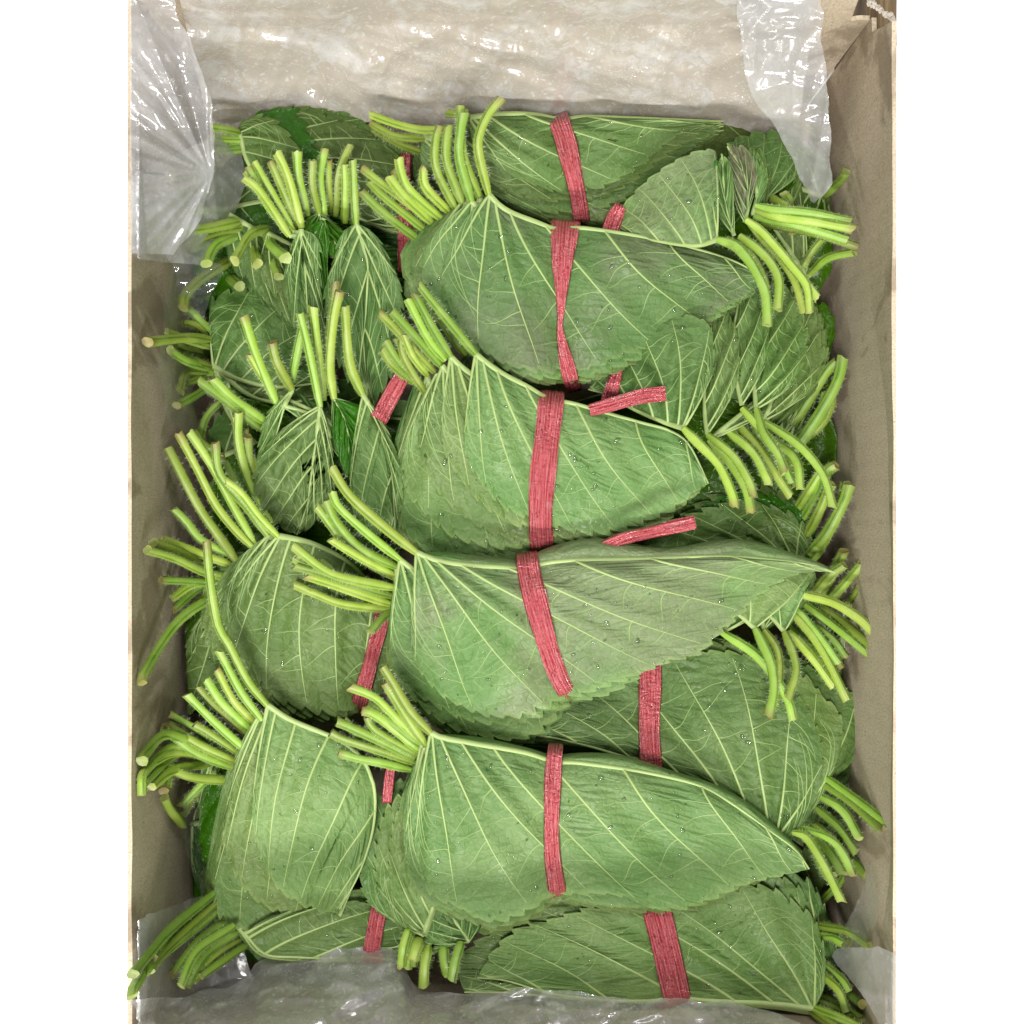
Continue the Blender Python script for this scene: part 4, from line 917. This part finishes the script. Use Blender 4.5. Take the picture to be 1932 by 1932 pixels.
bundle('fifth centre bundle, large smooth leaf with bold pale veins and narrow straight band',
    [L([(812,1382),(834,1392),(914,1407),(1030,1427),(1068,1436),(1207,1456),(1315,1481),(1380,1516),(1450,1566),(1500,1603),(1527,1640)], [(812,1382),(802,1430),(790,1474),(776,1524),(782,1578),(795,1650),(815,1688),(862,1710),(910,1736),(950,1736),(1000,1717),(1050,1694),(1120,1686),(1180,1692),(1240,1716),(1300,1712),(1360,1688),(1410,1666),(1460,1655),(1527,1640)], 19, 10, 14, N=11, tooth=9, period=32, far=26, bend=.10),
     L([(800,1410),(834,1430),(950,1450),(1150,1480),(1480,1620)], [(800,1410),(785,1450),(768,1510),(765,1580),(775,1650),(800,1695),(860,1720),(930,1742),(1000,1725),(1060,1700),(1200,1712),(1340,1700),(1480,1620)], 16, 7, 14, N=10, tooth=9)],
    [[(812,1382),(774,1341),(740,1285),(722,1257)], [(803,1405),(757,1336),(728,1288)], [(795,1402),(724,1330),(700,1312),(661,1296)], [(800,1410),(735,1362),(704,1345),(690,1334)], [(796,1418),(724,1360),(700,1345),(683,1342)],
     [(790,1425),(720,1385),(700,1368),(694,1352)], [(782,1430),(724,1400),(680,1380),(636,1361)], [(785,1440),(724,1418),(650,1395),(624,1382)], [(777,1452),(724,1440),(680,1432),(639,1420)], [(788,1432),(730,1408),(680,1390),(650,1360)], [(780,1445),(730,1428),(690,1405),(665,1378)]],
    bands=[[(1048,1411,30),(1044,1460,32),(1041,1540,31),(1042,1610,31),(1052,1688,36)]], seed=35, tone=0.52, rise=.007, grow=(-1, 5), dz=.0012)


# ---------------------------------------------------------------- plastic liner
def sheet(parent, A, B, nu, nv, mat, amp, seed, conv=None, fine=1.0, name='film_fold', sag=0.0):
    """crumpled film between two edge curves A and B, each a list of (px, py, z)"""
    a, b = spline(A, nu), spline(B, nu)
    RR = random.Random(seed); dirs = [RR.uniform(0, math.pi) for _ in range(6)]
    V, F, uv = [], [], []
    for i in range(nu):
        for j in range(nv):
            f = j / (nv - 1); q = a[i] * (1 - f) + b[i] * f
            x, y, z = q
            eg = max(0, abs(f - 0.5) * 2 - 0.7) / 0.3
            if abs(x - 966) < 690 and abs(y - 966) < 955:
                x += eg * 8 * noise.noise((x / 50, y / 50, seed)) + eg * 1.5 * noise.noise((x / 9, y / 9, seed)); y += eg * 8 * noise.noise((x / 50, y / 50, seed + 5)) + eg * 1.5 * noise.noise((x / 9, y / 9, seed + 5))
            if conv:                       # creases that run to one point
                ang = math.atan2(y - conv[1], x - conv[0]); rad = math.hypot(x - conv[0], y - conv[1]); g = min(1, rad / 70)
                dz = 0.9 * amp * g * (1 - 2.4 * abs(noise.noise((ang * 3.0 + seed, rad / 420, seed)))) + 0.5 * amp * g * (1 - 2.4 * abs(noise.noise((ang * 6.5 + seed, rad / 240, seed + 4))))
            else: dz = 0.0
            for q in range(6):             # straight folds in several directions, long across and sharp at the crease
                an = dirs[q]; lam = (150, 105, 75, 55, 40, 30)[q]; dx, dy = math.cos(an), math.sin(an)
                wx = x + 16 * noise.noise((x / 150, y / 150, seed + q)); wy = y + 16 * noise.noise((x / 150, y / 150, seed + q + 30))
                a1 = (wx * dx + wy * dy) / lam; b1 = (-wx * dy + wy * dx) / (lam * 4.5)
                dz += amp * (0.62, 0.52, 0.42, 0.32, 0.24, 0.18)[q] * (1 - 2.6 * abs(noise.noise((a1 + seed, b1, seed + q * 3.7)))) * (0.5 if conv else 1.0)
            dz += amp * 0.5 * noise.noise((x / 160, y / 160, seed))
            inside = not (abs(x - 966) > 706 or y < -10 or y > 2010)
            if inside: z = max(z, zmin_in_box(x, y) + amp * 1.3)
            z2 = z + dz - sag * math.sin(math.pi * f)
            V.append(P(x, y, max(z2, zmin_in_box(x, y) + 0.0006) if inside else z2)); uv.append((f, i / nu))
    for i in range(nu - 1):
        for j in range(nv - 1):
            k = i * nv + j; F.append((k, k + 1, k + nv + 1, k + nv))
    return mesh(name, V, F, [mat], parent, uv=uv)

bag = empty('plastic_liner', 'translucent wet plastic bag lining the box, milky at back, crumpled in front', 'plastic bag')
# along the back wall: top edge over the rim, lower edge behind the leaves
sheet(bag, [(1545,-40,.044),(1200,-40,.044),(800,-40,.044),(330,-40,.044)], [(1500,285,-.030),(1380,240,-.022),(1150,232,-.022),(820,235,-.022),(640,222,-.022),(520,220,-.022),(400,262,-.028)], 260, 90, M_FILM_BACK, .0034, 3, name='back_sheet')
o = sheet(bag, [(246,-40,.043),(246,100,.043),(246,300,.042),(247,478,.040)], [(318,-40,.044),(352,70,.040),(390,160,.034),(405,240,.026),(400,330,.018),(372,420,.016),(330,480,.022)], 130, 60, M_FILM_FOLD, .0030, 11, conv=(398,330), name='side_fold')
sheet(bag, [(247,330,.038),(247,420,.037),(250,480,.035),(300,494,.016)], [(420,250,-.008),(458,300,-.014),(452,380,-.016),(385,500,-.010)], 90, 60, M_FILM_FOLD, .0030, 17, name='side_fold')
sheet(bag, [(330,470,.010),(310,600,-.004),(300,700,-.006),(322,800,-.012)], [(420,500,.000),(385,600,-.012),(360,700,-.02),(380,820,-.03)], 70, 26, M_FILM_CLEAR, .0022, 19, name='side_fold')
sheet(bag, [(1390,-40,.046),(1400,90,.041),(1413,160,.034),(1442,215,.022),(1478,265,.012),(1500,310,.006),(1528,378,.004)], [(1546,-40,.046),(1553,90,.042),(1560,170,.036),(1566,230,.030),(1569,300,.022),(1566,350,.015),(1534,382,.006)], 150, 60, M_FILM_FOLD, .0034, 23, name='side_fold', fine=.7)
sheet(bag, [(246,1886,.037),(317,1883,.014),(374,1873,.004),(455,1850,-.008),(500,1810,-.012),(620,1790,-.004),(740,1792,-.006),(790,1862,-.008),(880,1874,.004),(1010,1868,.009),(1180,1884,.010),(1300,1886,.010),(1420,1898,.006),(1510,1930,.006)],
      [(236,2030,.044),(330,2030,.044),(420,2030,.044),(500,2030,.044),(640,2030,.044),(760,2030,.044),(900,2030,.044),(1100,2030,.044),(1300,2030,.044),(1400,2030,.044),(1520,2030,.044)], 320, 84, M_FILM_FRONT, .0052, 29, name='front_sheet')
sheet(bag, [(246,1742,.034),(300,1720,.006),(380,1690,-.014),(430,1690,-.020)], [(250,1910,.036),(320,1900,.004),(420,1880,-.014),(480,1860,-.020)], 70, 40, M_FILM_FOLD, .0024, 31, name='side_fold')
sheet(bag, [(1690,1800,.043),(1690,1860,.043),(1690,1990,.044)], [(1650,1782,.030),(1570,1800,.004),(1625,1870,.022)], 60, 44, M_FILM_FOLD, .0020, 37, name='side_fold')
sheet(bag, [(1640,1620,.022),(1610,1720,.014),(1570,1780,.000)], [(1660,1700,.028),(1640,1770,.022),(1580,1830,.004)], 50, 30, M_FILM_CLEAR, .0018, 41, name='side_fold')
sheet(bag, [(345,1500,.000),(350,1600,-.004),(380,1690,-.010)], [(372,1480,-.016),(395,1600,-.02),(420,1680,-.02)], 50, 22, M_FILM_CLEAR, .0018, 43, name='side_fold')

# ---------------------------------------------------------------- water droplets lying on the leaves
AV, AF = [], []
for v, f in ALL:
    b = len(AV); AV += [Vector(q) for q in v]; AF += [tuple(i + b for i in q) for q in f]
tree = BVHTree.FromPolygons(AV, AF)
V, F = [], []
R = random.Random(77)
def drop(c, n, r, sx, rot):
    t1 = n.orthogonal().normalized(); t2 = n.cross(t1); b = len(V)
    ca, sa = math.cos(rot), math.sin(rot); u = t1 * ca + t2 * sa; w = t2 * ca - t1 * sa
    for k in range(3):
        e = k / 3 * math.pi / 2
        for j in range(8):
            a = j / 8 * 2 * math.pi
            V.append(c + u * (r * sx * math.cos(a) * math.cos(e)) + w * (r * math.sin(a) * math.cos(e)) + n * (r * 0.55 * math.sin(e) - 0.00003))
    V.append(c + n * (r * 0.55))
    for k in range(2):
        for j in range(8):
            a0, a1 = b + k * 8 + j, b + k * 8 + (j + 1) % 8; F.append((a0, a1, a1 + 8, a0 + 8))
    for j in range(8): F.append((b + 16 + j, b + 16 + (j + 1) % 8, b + 24))
cnt = 0
while cnt < 1600:
    if cnt % 9 == 0: cx, cy = R.uniform(400, 1560), R.uniform(210, 1890); sp = R.uniform(20, 110)
    x, y = R.gauss(cx, sp), R.gauss(cy, sp); cnt += 1
    org = Vector((0, 0, H)); d = (Vector(P(x, y, 0)) - org).normalized()
    hit = tree.ray_cast(org, d)
    if hit[0] is None: continue
    n = hit[1] if hit[1].z > 0 else -hit[1]
    if n.z < 0.5: continue
    r = 0.00018 + 0.0006 * R.random() ** 4
    drop(hit[0], n, r, R.uniform(1, 2.2), R.uniform(0, 6.3))
wd = mesh('water_droplets', V, F, [M_WATER]); wd['kind'] = 'stuff'
wd['label'] = 'small clear water droplets scattered over the leaves'; wd['category'] = 'water'
print('tris', sum(len(p.vertices) - 2 for o in SC.objects if o.type == 'MESH' for p in o.data.polygons))
